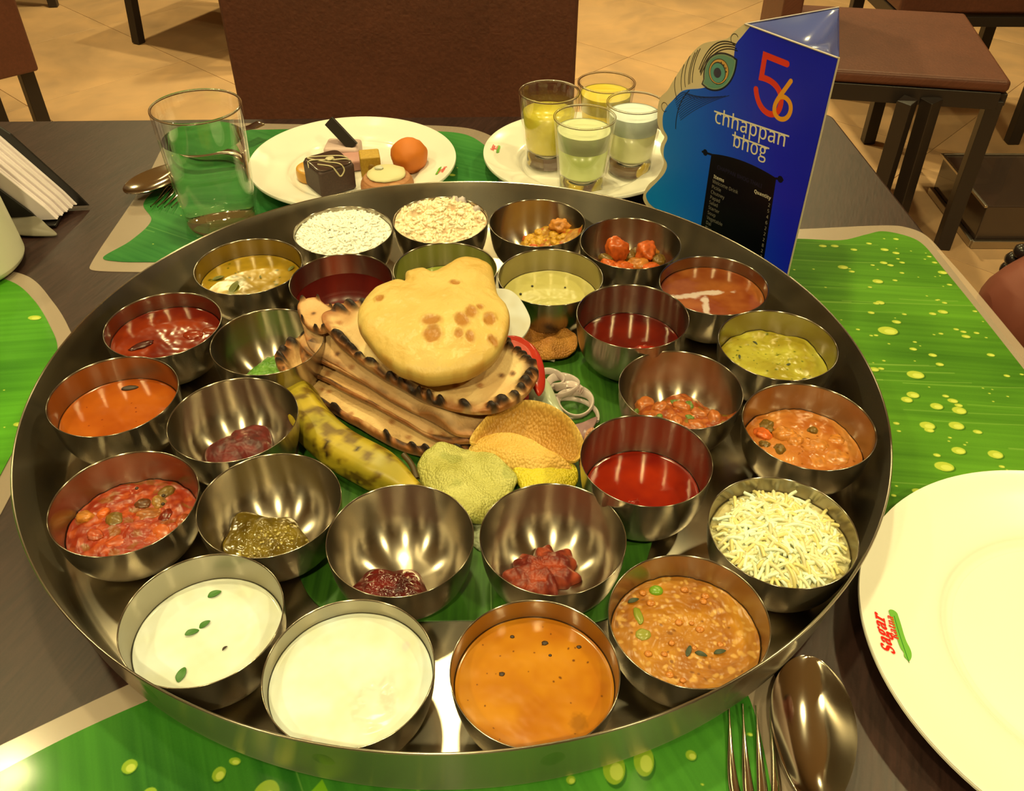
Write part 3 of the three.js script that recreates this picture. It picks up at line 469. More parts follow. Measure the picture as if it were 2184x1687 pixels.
{ // O10 dry yellow vegetables
  const t = dish('O10', 'dry_yellow_vegetables', 'small heap of dry yellow vegetable crumble with red bits', 'vegetables');
  const m = foodMat((x, z) => { const w = worley(x * 300, z * 300, 5); return mix(w[1] > 0.9 ? P(214, 88, 20) : w[1] > 0.5 ? P(238, 172, 30) : P(212, 140, 18), P(160, 92, 8), clamp(w[0] * 0.8)); }, 0.4);
  part('heap', heap(0.009, 0.003, (a) => 0.0335 + 0.003 * Math.sin(a * 3 + 1) + 0.002 * Math.sin(a * 7), (s, x, z) => (0.0285 + 0.3 * x) * (1 - s ** 5) + 0.009 * wob(x, z, 140) * (1 - s), 50, 120), m, t);
  const r = rng(77), ym = chunk(P(236, 166, 30), 0.42), rm = chunk(P(224, 96, 24), 0.4);
  for (let i = 0; i < 34; i++) { const a = r() * 6.28, q = 0.028 * Math.sqrt(r()), x = 0.007 + q * Math.cos(a), z = 0.006 + q * Math.sin(a), s = 0.003 + 0.0028 * r(); piece('vegetable_crumb', t, lump(s, s * 0.8, s, 0.3, 2, i, 3), i % 7 === 3 ? rm : ym, [x, innerY(Math.hypot(x, z)) + (0.0285 + 0.3 * x) * (1 - (q / 0.0345) ** 5), z]); }
  piece('vegetable_crumb', t, lump(0.0095, 0.008, 0.008, 0.36, 2, 5, 5), chunk(P(232, 140, 36), 0.4), [0.021, 0.041, -0.004]);
}
{ // O11 pinkish rice
  const t = dish('O11', 'clumped_pink_rice', 'pale pinkish clumped rice heaped to the rim, with loose lumps', 'rice'); t.userData.kind = 'stuff';
  const dome = (x, z, s) => 0.005 * (1 - s * s) + 0.016 * Math.max(0, wob(x, z, 110) + 0.02) + 0.008 * (0.5 - worley(x * 130, z * 130, 7)[0]) * (1 - s * s) + 0.003;
  part('rice_mound', filling(0.042, dome, 50, 120, 0), foodMat((x, z) => mix(P(250, 214, 140, 1.5), P(232, 186, 115, 1.4), clamp(0.5 + 2 * wob(x, z, 160))), 0.6), t);
  riceGrains(t, 620, 15, 0.0418, dome, 0.0062, 0.0014, [P(250, 216, 142, 1.5), P(242, 204, 130, 1.5), P(252, 224, 150, 1.5)], 0, 0.5, 0.0400);
  for (const [x, z, s] of [[-0.022, -0.030, 0.0036], [0.012, -0.036, 0.0055], [0.018, -0.037, 0.0045], [0.033, -0.020, 0.004], [-0.031, -0.016, 0.004]]) piece('rice_clump', t, lump(s, s * 1.35, s * 0.9, 0.4, 3, x * 700, 3), plain(P(232, 204, 156), 0.6), [x, 0.047, z]);
}
{ // O12 white rice
  const t = dish('O12', 'white_rice', 'bright white short grain rice filling its bowl to the brim', 'rice'); t.userData.kind = 'stuff';
  const dome = (x, z, s) => 0.009 * (1 - s * s) + 0.004 * wob(x, z, 90);
  part('rice_mound', filling(0.0435, dome, 40, 100, 0), foodMat((x, z) => mix(P(255, 254, 215, 1.5), P(255, 244, 185, 1.3), clamp(0.4 + 1.2 * wob(x, z, 200))), 0.6), t);
  riceGrains(t, 1000, 25, 0.0442, dome, 0.0066, 0.00095, [P(255, 255, 205, 1.5), P(255, 252, 195, 1.5)], 0, 0.3, 0.0405);
}
{ // O13 yellow dal
  const t = dish('O13', 'thin_yellow_lentils', 'thin yellow lentil soup with dark green herb pieces', 'lentils');
  const g = withCol(scatter(18, 41, 0.04, 0.001, 0.003), P(112, 98, 12));
  part('liquid', filling(0.0305, (x, z) => 0.0006 * wob(x, z, 90)), foodMat((x, z) => bits([...g, [-0.012, 0.012, 0.004, 0.017, 0.2, P(120, 112, 20)], [-0.030, -0.002, 0.005, 0.002, -0.3, P(92, 82, 10)]], mix(P(196, 148, 28), P(152, 112, 14), clamp(0.4 + 1.9 * wob(x, z, 65))), x, z, 0.6), 0.2), t);
  for (const [x, z, a, L] of [[-0.013, 0.010, 1.4, 0.008], [-0.030, -0.004, 0.4, 0.0055], [0.030, -0.02, 1, 0.004], [0.006, -0.006, 2, 0.002]]) piece('herb_leaf', t, leafBit(L, L * 0.38), plain(P(108, 104, 22), 0.35), [x, 0.0312, z], [0.1, a, 0.1]);
}
{ // O14 dark red curry
  const t = dish('O14', 'dark_red_curry', 'dark red oily curry with one dark chilli piece', 'curry');
  part('gravy', filling(0.0335, (x, z) => 0.0011 * wob(x, z, 75)), foodMat((x, z) => mix(P(160, 54, 12), P(112, 26, 5), clamp(0.45 + 1.8 * wob(x, z, 60) + 0.2 * step(0.02, 0.045, Math.hypot(x, z)))), 0.15), t);
  piece('chilli_piece', t, lump(0.0105, 0.0022, 0.0042, 0.3, 2, 9, 3), plain(P(78, 22, 5), 0.2), [-0.017, 0.0335, 0.0105], [0, 0.7, 0]);
  piece('vegetable_chunk', t, lump(0.008, 0.0028, 0.006, 0.2, 2, 2, 3), plain(P(150, 46, 10), 0.2), [0.020, 0.0334, -0.004]);
  piece('vegetable_chunk', t, lump(0.009, 0.002, 0.005, 0.2, 2, 6, 3), plain(P(142, 48, 10), 0.2), [0.034, 0.0334, -0.010]);
}
{ // O15 orange gravy
  const t = dish('O15', 'smooth_orange_gravy', 'smooth bright orange gravy with one dark spice floating at the back', 'curry');
  part('gravy', filling(0.0285, (x, z) => 0.0007 * wob(x, z, 80)), foodMat((x, z) => bits(withCol(scatter(14, 51, 0.038, 0.0004, 0.001), P(140, 50, 8)), mix(P(204, 98, 18), P(176, 74, 9), clamp(0.42 + 1.6 * wob(x, z, 55))), x, z, 0.5), 0.18), t);
  piece('spice_pod', t, lump(0.0062, 0.0018, 0.0026, 0.2, 2, 1, 3), spiceMat, [-0.004, 0.0288, -0.031], [0, 0.2, 0]);
}
{ // O16 red mixed vegetables
  const t = dish('O16', 'red_vegetable_curry', 'red curry packed with soft chopped vegetables and carrot', 'curry');
  part('gravy', filling(0.0225, (x, z, s) => 0.004 * wob(x, z, 90) + 0.002 * wob(x, z, 280) + 0.003 * (1 - s)), foodMat((x, z) => { const w = worley(x * 200 + wob(x, z, 300), z * 200, 9); return mix(w[1] > 0.85 ? P(158, 88, 24) : w[1] > 0.4 ? P(204, 82, 24) : P(176, 54, 15), P(146, 36, 9), clamp(w[0] * 0.75 + 0.8 * wob(x, z, 90))); }, 0.34), t);
  const L = [[-0.034, -0.007, 0.0062, 0.004, orangeChunk], [-0.0225, -0.010, 0.005, 0.004, carrotMat], [-0.0135, -0.004, 0.0075, 0.0045, oliveMat], [0.000, -0.018, 0.006, 0.004, chunk(P(112, 58, 14), 0.3)], [0.012, -0.028, 0.0065, 0.005, oliveMat], [0.010, -0.020, 0.006, 0.0045, chunk(P(176, 118, 40), 0.3)], [0.006, -0.009, 0.008, 0.004, chunk(P(184, 100, 32), 0.3)], [0.018, -0.008, 0.006, 0.0035, chunk(P(130, 34, 8), 0.25)], [0.020, 0.006, 0.008, 0.0035, chunk(P(214, 96, 30), 0.3)], [-0.006, 0.014, 0.008, 0.003, chunk(P(200, 78, 22), 0.3)], [0.030, -0.004, 0.006, 0.004, chunk(P(190, 80, 24), 0.3)], [-0.022, 0.008, 0.006, 0.003, chunk(P(190, 70, 18), 0.3)]];
  L.forEach(([x, z, r, h, m], i) => piece(m === carrotMat ? 'carrot_piece' : 'vegetable_chunk', t, lump(r, h, r * 0.75, 0.28, 1.8, i * 4, 3), m, [x, 0.0228, z], [0, i * 1.1, 0]));
  for (const [x, z] of [[0.0135, -0.0215], [0.0155, -0.014], [-0.006, -0.028]]) piece('mustard_seed', t, lump(0.0012, 0.001, 0.0012, 0.1, 2, 1, 2), spiceMat, [x, 0.0288, z]);
}
// -- inner ring --
const redCh = P(204, 62, 12), redDk = P(150, 32, 6);
{ const t = dish('I1', 'scarlet_chutney', 'shiny scarlet chutney smeared at the front of its bowl', 'chutney');
  part('chutney_heap', heap(0.004, 0.010, (a) => 0.029 + 0.003 * Math.sin(a * 2), (s, x, z) => (0.0155 + 0.12 * x) * (1 - s ** 3) + 0.003 * wob(x, z, 120), 40, 100), foodMat((x, z) => mix(P(214, 70, 18), redDk, clamp(0.35 + 1.8 * wob(x, z, 130))), 0.24), t);
  part('smear', heap(0, 0, () => 0.0425, (s, x, z) => 0.0005 * step(0.72, 0.9, s) * step(0.3, 0.5, fbm(x * 60 + 4, z * 60, 0, 3)) - 0.00035, 30, 100), foodMat((x, z) => mix(P(122, 26, 10), P(92, 16, 8), clamp(0.5 + wob(x, z, 80))), 0.3), t, 'thin dark red smear on the steel wall'); }
{ const t = dish('I2', 'pale_green_drink', 'thin pale green liquid half hidden by the puffed bread', 'drink');
  part('liquid', filling(0.0255, (x, z) => 0.0003 * wob(x, z, 80)), foodMat((x, z) => mix(P(176, 176, 62), P(150, 152, 44), clamp(0.5 + wob(x, z, 60))), 0.14), t); }
{ const t = dish('I3', 'coconut_chutney', 'pale green white coconut chutney with black mustard seeds', 'chutney');
  part('chutney_surface', filling(0.0255, (x, z, s) => 0.0012 * wob(x, z, 90) + 0.003 * step(1, 0.2, blob(x, z, 0.002, 0.016, 0.024, 0.014)) + 0.0012 * wob(x, z, 320) * step(1.2, 0.4, blob(x, z, 0.002, 0.016, 0.026, 0.016))), foodMat((x, z) => mix(P(240, 218, 112), P(214, 190, 84), clamp(0.4 + 1.2 * wob(x, z, 80) + 0.5 * step(0.6, 1.2, blob(x, z, 0.002, 0.016, 0.026, 0.016)))), 0.3), t);
  for (const [x, z, r] of [[-0.015, -0.0156, 0.0011], [0.014, -0.0136, 0.0009], [-0.0254, -0.0029, 0.0012], [0.006, 0.012, 0.0008]]) piece('mustard_seed', t, lump(r, r * 0.8, r, 0.1, 2, 1, 2), plain([0.01, 0.008, 0.006], 0.4), [x, 0.0262, z]); }
{ const t = dish('I4', 'dark_red_sauce', 'thin dark red sauce with a red lump near the front', 'sauce');
  part('liquid', filling(0.0228, (x, z) => 0.0004 * wob(x, z, 80)), foodMat((x, z) => mix(P(122, 30, 5), P(84, 15, 3), clamp(0.5 + 1.4 * wob(x, z, 60))), 0.1), t);
  piece('chutney_lump', t, lump(0.017, 0.0055, 0.011, 0.3, 2.4, 3, 4), chunk(P(158, 34, 9), 0.22), [0.009, 0.0215, 0.017], [0, 0.1, 0]); }
{ const t = dish('I5', 'brown_vegetable_mix', 'brown orange vegetable mix with chopped green leaves, heaped low', 'vegetables');
  part('vegetable_bed', heap(0.004, 0.006, (a) => 0.036 + 0.0025 * Math.sin(a * 4 + 1), (s, x, z) => (0.0235 - 0.12 * x) * (1 - s ** 5) + 0.005 * wob(x, z, 140), 46, 120), foodMat((x, z) => { const w = worley(x * 230, z * 230, 13); return mix(w[1] > 0.85 ? P(150, 120, 30) : w[1] > 0.4 ? P(208, 110, 34) : P(176, 78, 22), P(140, 52, 12), clamp(w[0] * 0.8)); }, 0.3), t);
  const om = chunk(P(204, 106, 32), 0.32), gm = chunk(P(110, 130, 34), 0.35), r = rng(91);
  [[-0.022, -0.013, 0.009, 0.006, om], [-0.012, -0.003, 0.007, 0.005, om], [0.004, -0.006, 0.007, 0.0045, om], [0.016, 0.002, 0.0075, 0.005, om], [0.027, 0.008, 0.008, 0.005, om], [-0.002, 0.012, 0.007, 0.004, om], [0.012, 0.016, 0.007, 0.004, om], [-0.030, -0.004, 0.0042, 0.006, gm], [0.0, -0.010, 0.004, 0.003, gm], [0.010, -0.006, 0.0055, 0.003, gm], [0.008, 0.006, 0.004, 0.0026, gm], [-0.014, 0.008, 0.0035, 0.002, gm]].forEach(([x, z, s, h, m], i) => piece(m === gm ? 'green_leaf_piece' : 'vegetable_chunk', t, lump(s, h, s * 0.7, 0.28, 1.8, i * 7, 3), m, [x, innerY(Math.hypot(x, z)) + (0.0228 - 0.12 * x) * (1 - (Math.hypot(x - 0.004, z - 0.006) / 0.04) ** 4), z], [0.2, r() * 6, 0.2])); }
{ const t = dish('I6', 'brick_red_sauce', 'glossy brick red sauce filling the lower half of its bowl', 'sauce');
  part('liquid', filling(0.0205, (x, z, s) => 0.0005 * wob(x, z, 70) + 0.0022 * step(1.1, 0.3, blob(x, z, -0.008, 0.013, 0.008, 0.003, -0.75) + 0.8 * wob(x, z, 200))), foodMat((x, z) => mix(P(172, 42, 8), P(128, 20, 4), clamp(0.4 + 1.4 * wob(x, z, 60))), 0.13), t); }
{ const t = dish('I7', 'rusty_red_pickle', 'ragged rusty red pickle lump alone in a steel bowl', 'pickle');
  part('pickle_lump', heap(-0.005, -0.004, (a) => 0.0155 + 0.0085 * Math.abs(Math.cos(a + 0.55)) + 0.0022 * Math.sin(a * 7) + 0.0015 * Math.sin(a * 13), (s, x, z) => 0.0125 * Math.sqrt(Math.max(0, 1 - s * s)) + 0.007 * wob(x, z, 190) * (1 - s * s), 54, 150), foodMat((x, z) => mix(P(178, 66, 24), P(116, 22, 8), clamp(0.45 + 2.4 * wob(x, z, 190))), 0.42), t); }
{ const t = dish('I8', 'maroon_jelly', 'glistening dark maroon jelly lying at the front of a steel bowl', 'preserve');
  part('jelly_lump', heap(-0.008, 0.010, (a) => 0.019 + 0.005 * Math.abs(Math.cos(a)) + 0.0014 * Math.sin(a * 5), (s, x, z) => 0.0115 * Math.sqrt(Math.max(0, 1 - s * s)) + 0.007 * wob(x, z, 160) * (1 - s * s), 54, 140), foodMat((x, z) => mix(P(126, 30, 18), P(66, 10, 8), clamp(0.5 + 2 * wob(x, z, 120))), 0.2, { clearcoat: 0.3, clearcoatRoughness: 0.1 }), t); }
{ const t = dish('I9', 'green_seed_pickle', 'brownish green pickle with pale seeds at the bottom of a bowl', 'pickle');
  const seeds = withCol(scatter(150, 61, 0.034, 0.0006, 0.0011), P(206, 178, 78)).filter(([x, z]) => x * 0.7 + z > -0.012);
  part('pickle_heap', heap(-0.009, -0.002, (a) => 0.0215 + 0.0055 * Math.abs(Math.cos(a - 0.2)) + 0.0018 * Math.sin(a * 5 + 1), (s, x, z) => 0.010 * Math.sqrt(Math.max(0, 1 - s * s)) + (0.006 * wob(x, z, 180) + 0.006 * step(1, 0.1, blob(x, z, -0.012, -0.016, 0.008))) * (1 - s * s), 54, 140), foodMat((x, z) => bits(seeds, mix(P(142, 112, 26), P(96, 70, 10), clamp(0.45 + 1.8 * wob(x, z, 120))), x, z, 0.3), 0.17), t);
  const sm = plain(P(206, 176, 80), 0.35), r = rng(8); for (let i = 0; i < 26; i++) { const x = -0.004 + 0.019 * (r() * 2 - 1), z = 0.003 + 0.012 * (r() * 2 - 1), q = Math.hypot((x + 0.009) / 0.025, (z + 0.002) / 0.022); if (q < 0.95) piece('seed', t, lump(0.0009, 0.0006, 0.0008, 0.1, 2, i, 1), sm, [x, innerY(Math.hypot(x, z)) + 0.010 * Math.sqrt(1 - q * q) + 0.0004, z]); } }
{ const t = dish('I10', 'maroon_paste', 'smooth maroon paste lump on the right side of a steel bowl', 'chutney');
  part('paste_lump', heap(-0.005, -0.010, (a) => 0.0145 + 0.0105 * Math.abs(Math.cos(a + 0.72)) + 0.001 * Math.sin(a * 5), (s, x, z) => 0.0125 * Math.sqrt(Math.max(0, 1 - s * s)) + 0.003 * wob(x, z, 150), 46, 120), foodMat((x, z) => mix(P(126, 30, 20), P(78, 12, 9), clamp(0.45 + 1.8 * wob(x, z, 190))), 0.45), t); }
{ const t = dish('I11', 'bright_green_chutney', 'bright green chutney spread along the front of its bowl', 'chutney');
  part('chutney_heap', heap(-0.001, -0.002, (a) => 0.027 + 0.003 * Math.sin(a * 3), (s, x, z) => 0.0135 * (1 - s ** 4) + 0.006 * wob(x, z, 150), 46, 120), foodMat((x, z) => mix(P(126, 172, 48), P(82, 130, 22), clamp(0.4 + 2 * wob(x, z, 160))), 0.4), t); }

// ---------- breads and snacks in the middle of the tray ----------
const vc = (rough, more = {}) => M({ color: 0xffffff, vertexColors: true, roughness: rough, ...more });
const doughBump = tex(256, 256, (u, v) => fbm(u * 40, v * 40, 0, 4), false, true);
function uvScale(g, k) { const u = g.attributes.uv; for (let i = 0; i < u.count; i++) u.setXY(i, u.getX(i) * k, u.getY(i) * k); return g; }
const breadMat = vc(0.62, { bumpMap: doughBump, bumpScale: 0.0006 });
// toasted dough: pale, browned, charred near the rim and on blisters
function naanCol(seed, rimChar, N = 0, base = P(238, 190, 100, 1.3), brown = P(176, 102, 36, 1.1), char = P(46, 26, 14)) {
  return (x, y, z, s, th, side) => {
    let c = mix(base, P(214, 156, 76, 1.25), clamp(0.5 + 1.6 * (fbm(x * 45 + seed, z * 45, 0, 3) - 0.5)));
    const w = worley(x * 62 + seed, z * 62), sp = step(0.24, 0.06, w[0] + 0.15 * (fbm(x * 300, z * 300, 0, 2) - 0.5)) * (w[1] > 0.52 ? 1 : 0); c = mix(c, brown, 0.8 * sp); if (w[1] > 0.86) c = mix(c, char, 0.7 * step(0.16, 0.04, w[0]));
    const rim = step(0.80, 0.97, s + 0.05 * (fbm(x * 120, z * 120, seed, 2) - 0.5)) * rimChar(th), n = fbm(x * 75 + seed * 3, z * 75, y * 75, 3);
    c = mix(c, brown, rim * step(0.30, 0.48, n)); c = mix(c, char, rim * step(0.50, 0.60, n));
    c = mix(c, brown, 0.65 * step(0.94, 0.99, s) * step(0.3, 0.55, fbm(th * 40 + seed, 1.7)) * (side > 0 || s > 0.97 ? 1 : 0));
    if (N) { const b = blister(seed, N, th, s) * rimChar(th); c = mix(c, char, clamp(1.5 * b)); }
    if (side < 0) c = mix(c, P(190, 138, 76), 0.5);
    return c;
  };
}
const blister = (seed, N, th, s) => { const q = th * N, i = Math.floor(q), r = hash(i, seed, 5), r2 = hash(i, seed, 9); return r < 0.28 ? 0 : step(0.62, 0.2, Math.hypot((q - i - 0.5) * (0.9 + 0.8 * r2), (s - 0.92 - 0.05 * r2) / (0.07 + 0.09 * r))); };
const bumps = (seed, a, edge, N = 0) => (x, z, s, th, side) => (N && side > 0 ? 0.0048 * blister(seed, N, th, s) : 0) + (side > 0 ? a * (fbm(x * 38 + seed, z * 38, 0, 3) - 0.5) * (1 - s * s * 0.6) : 0) + edge * (fbm(x * 95 + seed, z * 95, 0, 2) - 0.45) * step(0.7, 0.95, s) * (side > 0 ? 1 : 0.3);
{ // lowest: the thick charred one whose edge rolls towards the viewer
  const t = thing('flatbread', 'lowest flatbread of the stack, with a thick rounded edge burnt black in spots', 'bread');
  part('bread', uvScale(slab({ rim: [[-0.190, 0.7745, -0.570], [-0.182, 0.770, -0.552], [-0.152, 0.768, -0.524], [-0.112, 0.7655, -0.494], [-0.082, 0.7635, -0.4745], [-0.050, 0.7625, -0.4655], [-0.030, 0.763, -0.472], [-0.020, 0.764, -0.50], [-0.06, 0.774, -0.545], [-0.12, 0.776, -0.585], [-0.165, 0.779, -0.592]], top: 0.0055, bot: 0.005, k: 5, nR: 44, nT: 260, disp: (x, z, s, th, side) => bumps(3, 0.003, 0.004, 34)(x, z, s, th, side) - (side > 0 ? 0.0085 * step(0.93, 0.80, s) : 0), col: naanCol(3, () => 1, 34) }), 12), breadMat, t);
}
{ // third: folded over, two thin layers seen from the side
  const t = thing('flatbread', 'thin folded flatbread with a browned edge, second from the bottom of the stack', 'bread');
  part('bread', uvScale(slab({ rim: [[-0.169, 0.783, -0.571], [-0.163, 0.777, -0.553], [-0.142, 0.7755, -0.536], [-0.112, 0.7745, -0.513], [-0.083, 0.773, -0.494], [-0.050, 0.7715, -0.4745], [-0.026, 0.771, -0.470], [-0.012, 0.774, -0.49], [-0.04, 0.784, -0.545], [-0.10, 0.788, -0.59], [-0.15, 0.790, -0.59]], top: 0.0018, bot: 0.0018, k: 6, nR: 36, nT: 200, disp: (x, z, s, th, side) => bumps(9, 0.004, 0.002)(x, z, s, th, side) - 0.005 * step(0.96, 0.82, s) + 0.0022 * Math.sin((x - z) * 190) * step(0.6, 1, s), col: naanCol(9, () => 0.9, 0, P(214, 160, 84, 1.2)) }), 12), breadMat, t);
  part('folded_flap', uvScale(slab({ rim: [[-0.169, 0.7885, -0.571], [-0.158, 0.7855, -0.556], [-0.13, 0.784, -0.537], [-0.10, 0.782, -0.517], [-0.075, 0.780, -0.502], [-0.06, 0.780, -0.51], [-0.08, 0.788, -0.55], [-0.12, 0.792, -0.585], [-0.155, 0.793, -0.588]], top: 0.002, bot: 0.002, k: 6, nR: 26, nT: 140, disp: bumps(11, 0.003, 0.002), col: naanCol(12, () => 0.7, 0, P(186, 130, 64, 1.2)) }), 12), breadMat, t);
}
{ // second: a smooth flank and a tip that points back left
  const t = thing('flatbread', 'folded flatbread with a pale tip pointing left over the green chutney bowl', 'bread');
  part('bread', uvScale(slab({ rim: [[-0.171, 0.8005, -0.597], [-0.166, 0.795, -0.578], [-0.159, 0.7895, -0.561], [-0.119, 0.7845, -0.530], [-0.085, 0.7815, -0.503], [-0.058, 0.779, -0.487], [-0.036, 0.7775, -0.472], [-0.018, 0.777, -0.476], [-0.010, 0.78, -0.50], [-0.03, 0.794, -0.56], [-0.09, 0.802, -0.605], [-0.135, 0.803, -0.603]], top: 0.002, bot: 0.002, k: 6, nR: 40, nT: 220, disp: (x, z, s, th, side) => bumps(5, 0.004, 0.0016)(x, z, s, th, side) + (side > 0 ? 0.0055 * step(1, 0.3, blob(x, z, -0.052, -0.489, 0.022, 0.012, 0.6)) : 0), col: naanCol(5, (th) => (th > 0.86 || th < 0.14 ? 1 : 0.45), 0, P(222, 174, 98, 1.25)) }), 12), breadMat, t);
  part('folded_tip', uvScale(slab({ rim: [[-0.172, 0.8065, -0.598], [-0.169, 0.8035, -0.583], [-0.160, 0.801, -0.571], [-0.148, 0.8005, -0.565], [-0.139, 0.802, -0.574], [-0.141, 0.8045, -0.588], [-0.150, 0.8065, -0.5955], [-0.161, 0.808, -0.603]], top: 0.0026, bot: 0.0026, k: 4, nR: 20, nT: 90, disp: bumps(15, 0.003, 0.003, 14), col: naanCol(15, () => 0.8, 14, P(232, 176, 96, 1.25)) }), 12), breadMat, t);
}
{ // topmost
  const t = thing('flatbread', 'topmost flatbread with a black blistered rim, right under the puffed bread', 'bread');
  part('bread', uvScale(slab({ rim: [[-0.1495, 0.806, -0.578], [-0.139, 0.804, -0.556], [-0.123, 0.8015, -0.538], [-0.102, 0.799, -0.519], [-0.080, 0.797, -0.503], [-0.062, 0.795, -0.4905], [-0.040, 0.794, -0.482], [-0.016, 0.794, -0.479], [0.005, 0.797, -0.488], [0.0165, 0.801, -0.503], [0.0195, 0.8035, -0.513], [0.0135, 0.805, -0.5255], [0.003, 0.806, -0.536], [-0.006, 0.807, -0.552], [-0.03, 0.808, -0.588], [-0.075, 0.810, -0.606], [-0.105, 0.809, -0.597], [-0.132, 0.808, -0.590]], top: 0.0036, bot: 0.0034, k: 6, nR: 50, nT: 300, cy: -0.004, disp: bumps(21, 0.004, 0.005, 44), col: naanCol(21, () => 1, 44, P(246, 204, 112, 1.3)) }), 12), breadMat, t);
}
{ // puri
  const t = thing('puffed_bread', 'big golden puffed fried bread crowning the stack in the middle of the tray', 'bread');
  const y = 0.829;
  const rim = [[-0.1135, y + 0.004, -0.538], [-0.1105, y + 0.005, -0.557], [-0.104, y + 0.006, -0.5725], [-0.094, y + 0.006, -0.582], [-0.083, y + 0.006, -0.580], [-0.0815, y + 0.008, -0.593], [-0.072, y + 0.008, -0.5975], [-0.062, y + 0.008, -0.5935], [-0.051, y + 0.009, -0.6025], [-0.040, y + 0.009, -0.611], [-0.027, y + 0.008, -0.6125], [-0.0175, y + 0.007, -0.604], [-0.0125, y + 0.006, -0.583], [-0.0095, y + 0.005, -0.565], [-0.003, y + 0.004, -0.552], [-0.002, y + 0.002, -0.536], [-0.0065, y - 0.001, -0.514], [-0.018, y - 0.005, -0.497], [-0.033, y - 0.008, -0.4875], [-0.053, y - 0.008, -0.484], [-0.073, y - 0.007, -0.488], [-0.089, y - 0.004, -0.499], [-0.102, y, -0.513], [-0.110, y + 0.002, -0.525]];
  for (const q of rim) { const a = hash(Math.round(q[0] * 1e4), Math.round(q[2] * 1e4), 4) - 0.5; q[0] += a * 0.0022; q[2] += (hash(Math.round(q[2] * 1e4), 3, 8) - 0.5) * 0.0022; }
  const spots = [[-0.058, -0.525, 0.0068, 0.0055, 0.1], [-0.0565, -0.512, 0.0062, 0.0075, 0.2], [-0.036, -0.526, 0.0055, 0.0065, 0.1], [-0.030, -0.534, 0.0045, 0.006, 0], [-0.0165, -0.530, 0.0045, 0.006, 0.2], [-0.038, -0.513, 0.0035, 0.004, 0], [-0.030, -0.511, 0.003, 0.005, 0], [-0.098, -0.551, 0.0035, 0.0035, 0], [-0.043, -0.570, 0.004, 0.003, 0], [-0.0235, -0.541, 0.0025, 0.0025, 0], [-0.0135, -0.512, 0.004, 0.0035, 0.5]];
  part('bread', uvScale(slab({ rim, top: 0.0125, bot: 0.022, k: 2.6, nR: 60, nT: 260,
    disp: (x, z, s, th, side) => { let d = 0.0034 * (fbm(x * 70, z * 70, 0, 3) - 0.5) + 0.0016 * Math.abs(fbm(x * 38 + 7, z * 38, 0, 2) - 0.5) + 0.0012 * (noise(th * 46, s * 5) - 0.5) * step(0.7, 1, s); if (side > 0) for (const [cx, cz, a, b, r] of spots) { const q = blob(x, z, cx, cz, a * 1.2, b * 1.25, r); d += 0.0007 * step(1.25, 0.9, q) - 0.0009 * step(0.9, 0.5, q); } return d; },
    col: (x, y2, z, s, th, side) => { let c = mix(P(252, 206, 92), P(240, 180, 64), clamp(0.45 + 1.3 * (fbm(x * 40, z * 40, 0, 3) - 0.5))); if (side > 0) for (const [cx, cz, a, b, r] of spots) { const q = blob(x, z, cx, cz, a * 1.2, b * 1.25, r) + 0.5 * wob(x, z, 260); c = mix(P(198, 124, 24), c, step(0.55, 1.15, q)); } if (side < 0) c = mix(c, P(226, 160, 56), 0.6); const e = step(0.97, 0.995, s) * step(0.45, 0.7, fbm(th * 60, 3.3)); return mix(c, P(214, 138, 40), 0.6 * e); } }), 12), vc(0.42, { bumpMap: doughBump, bumpScale: 0.0004 }), t);
}
const crispBump = tex(256, 256, (u, v) => { const w = worley(u * 26, v * 26)[0]; return clamp(0.9 - w) * 0.7 + 0.3 * fbm(u * 40, v * 40, 0, 2); }, false, true);
const crispMat = vc(0.5, { bumpMap: crispBump, bumpScale: 0.0012 });
const crispCol = (a, b, f = 60) => (x, y, z, s, th, side) => mix(a, b, clamp(0.5 + 1.8 * (fbm(x * f, z * f, y * f, 3) - 0.5)));
{ const t = thing('papad', 'round white papad mostly hidden behind the right side of the puffed bread', 'cracker');
  part('sheet', uvScale(slab({ rim: Array.from({ length: 14 }, (_, i) => { const a = (i / 14) * 6.283; return [-0.020 + 0.0345 * Math.cos(a), 0.806 + 0.004 * Math.sin(a * 2) - 0.012 * Math.sin(a), -0.578 + 0.03 * Math.sin(a)]; }), top: 0.0014, bot: 0.0014, k: 8, nR: 24, nT: 110, disp: (x, z, s) => 0.003 * Math.sin(x * 140 + z * 60) * s, col: crispCol(P(248, 236, 178), P(228, 206, 140)) }), 10), vc(0.5), t); }
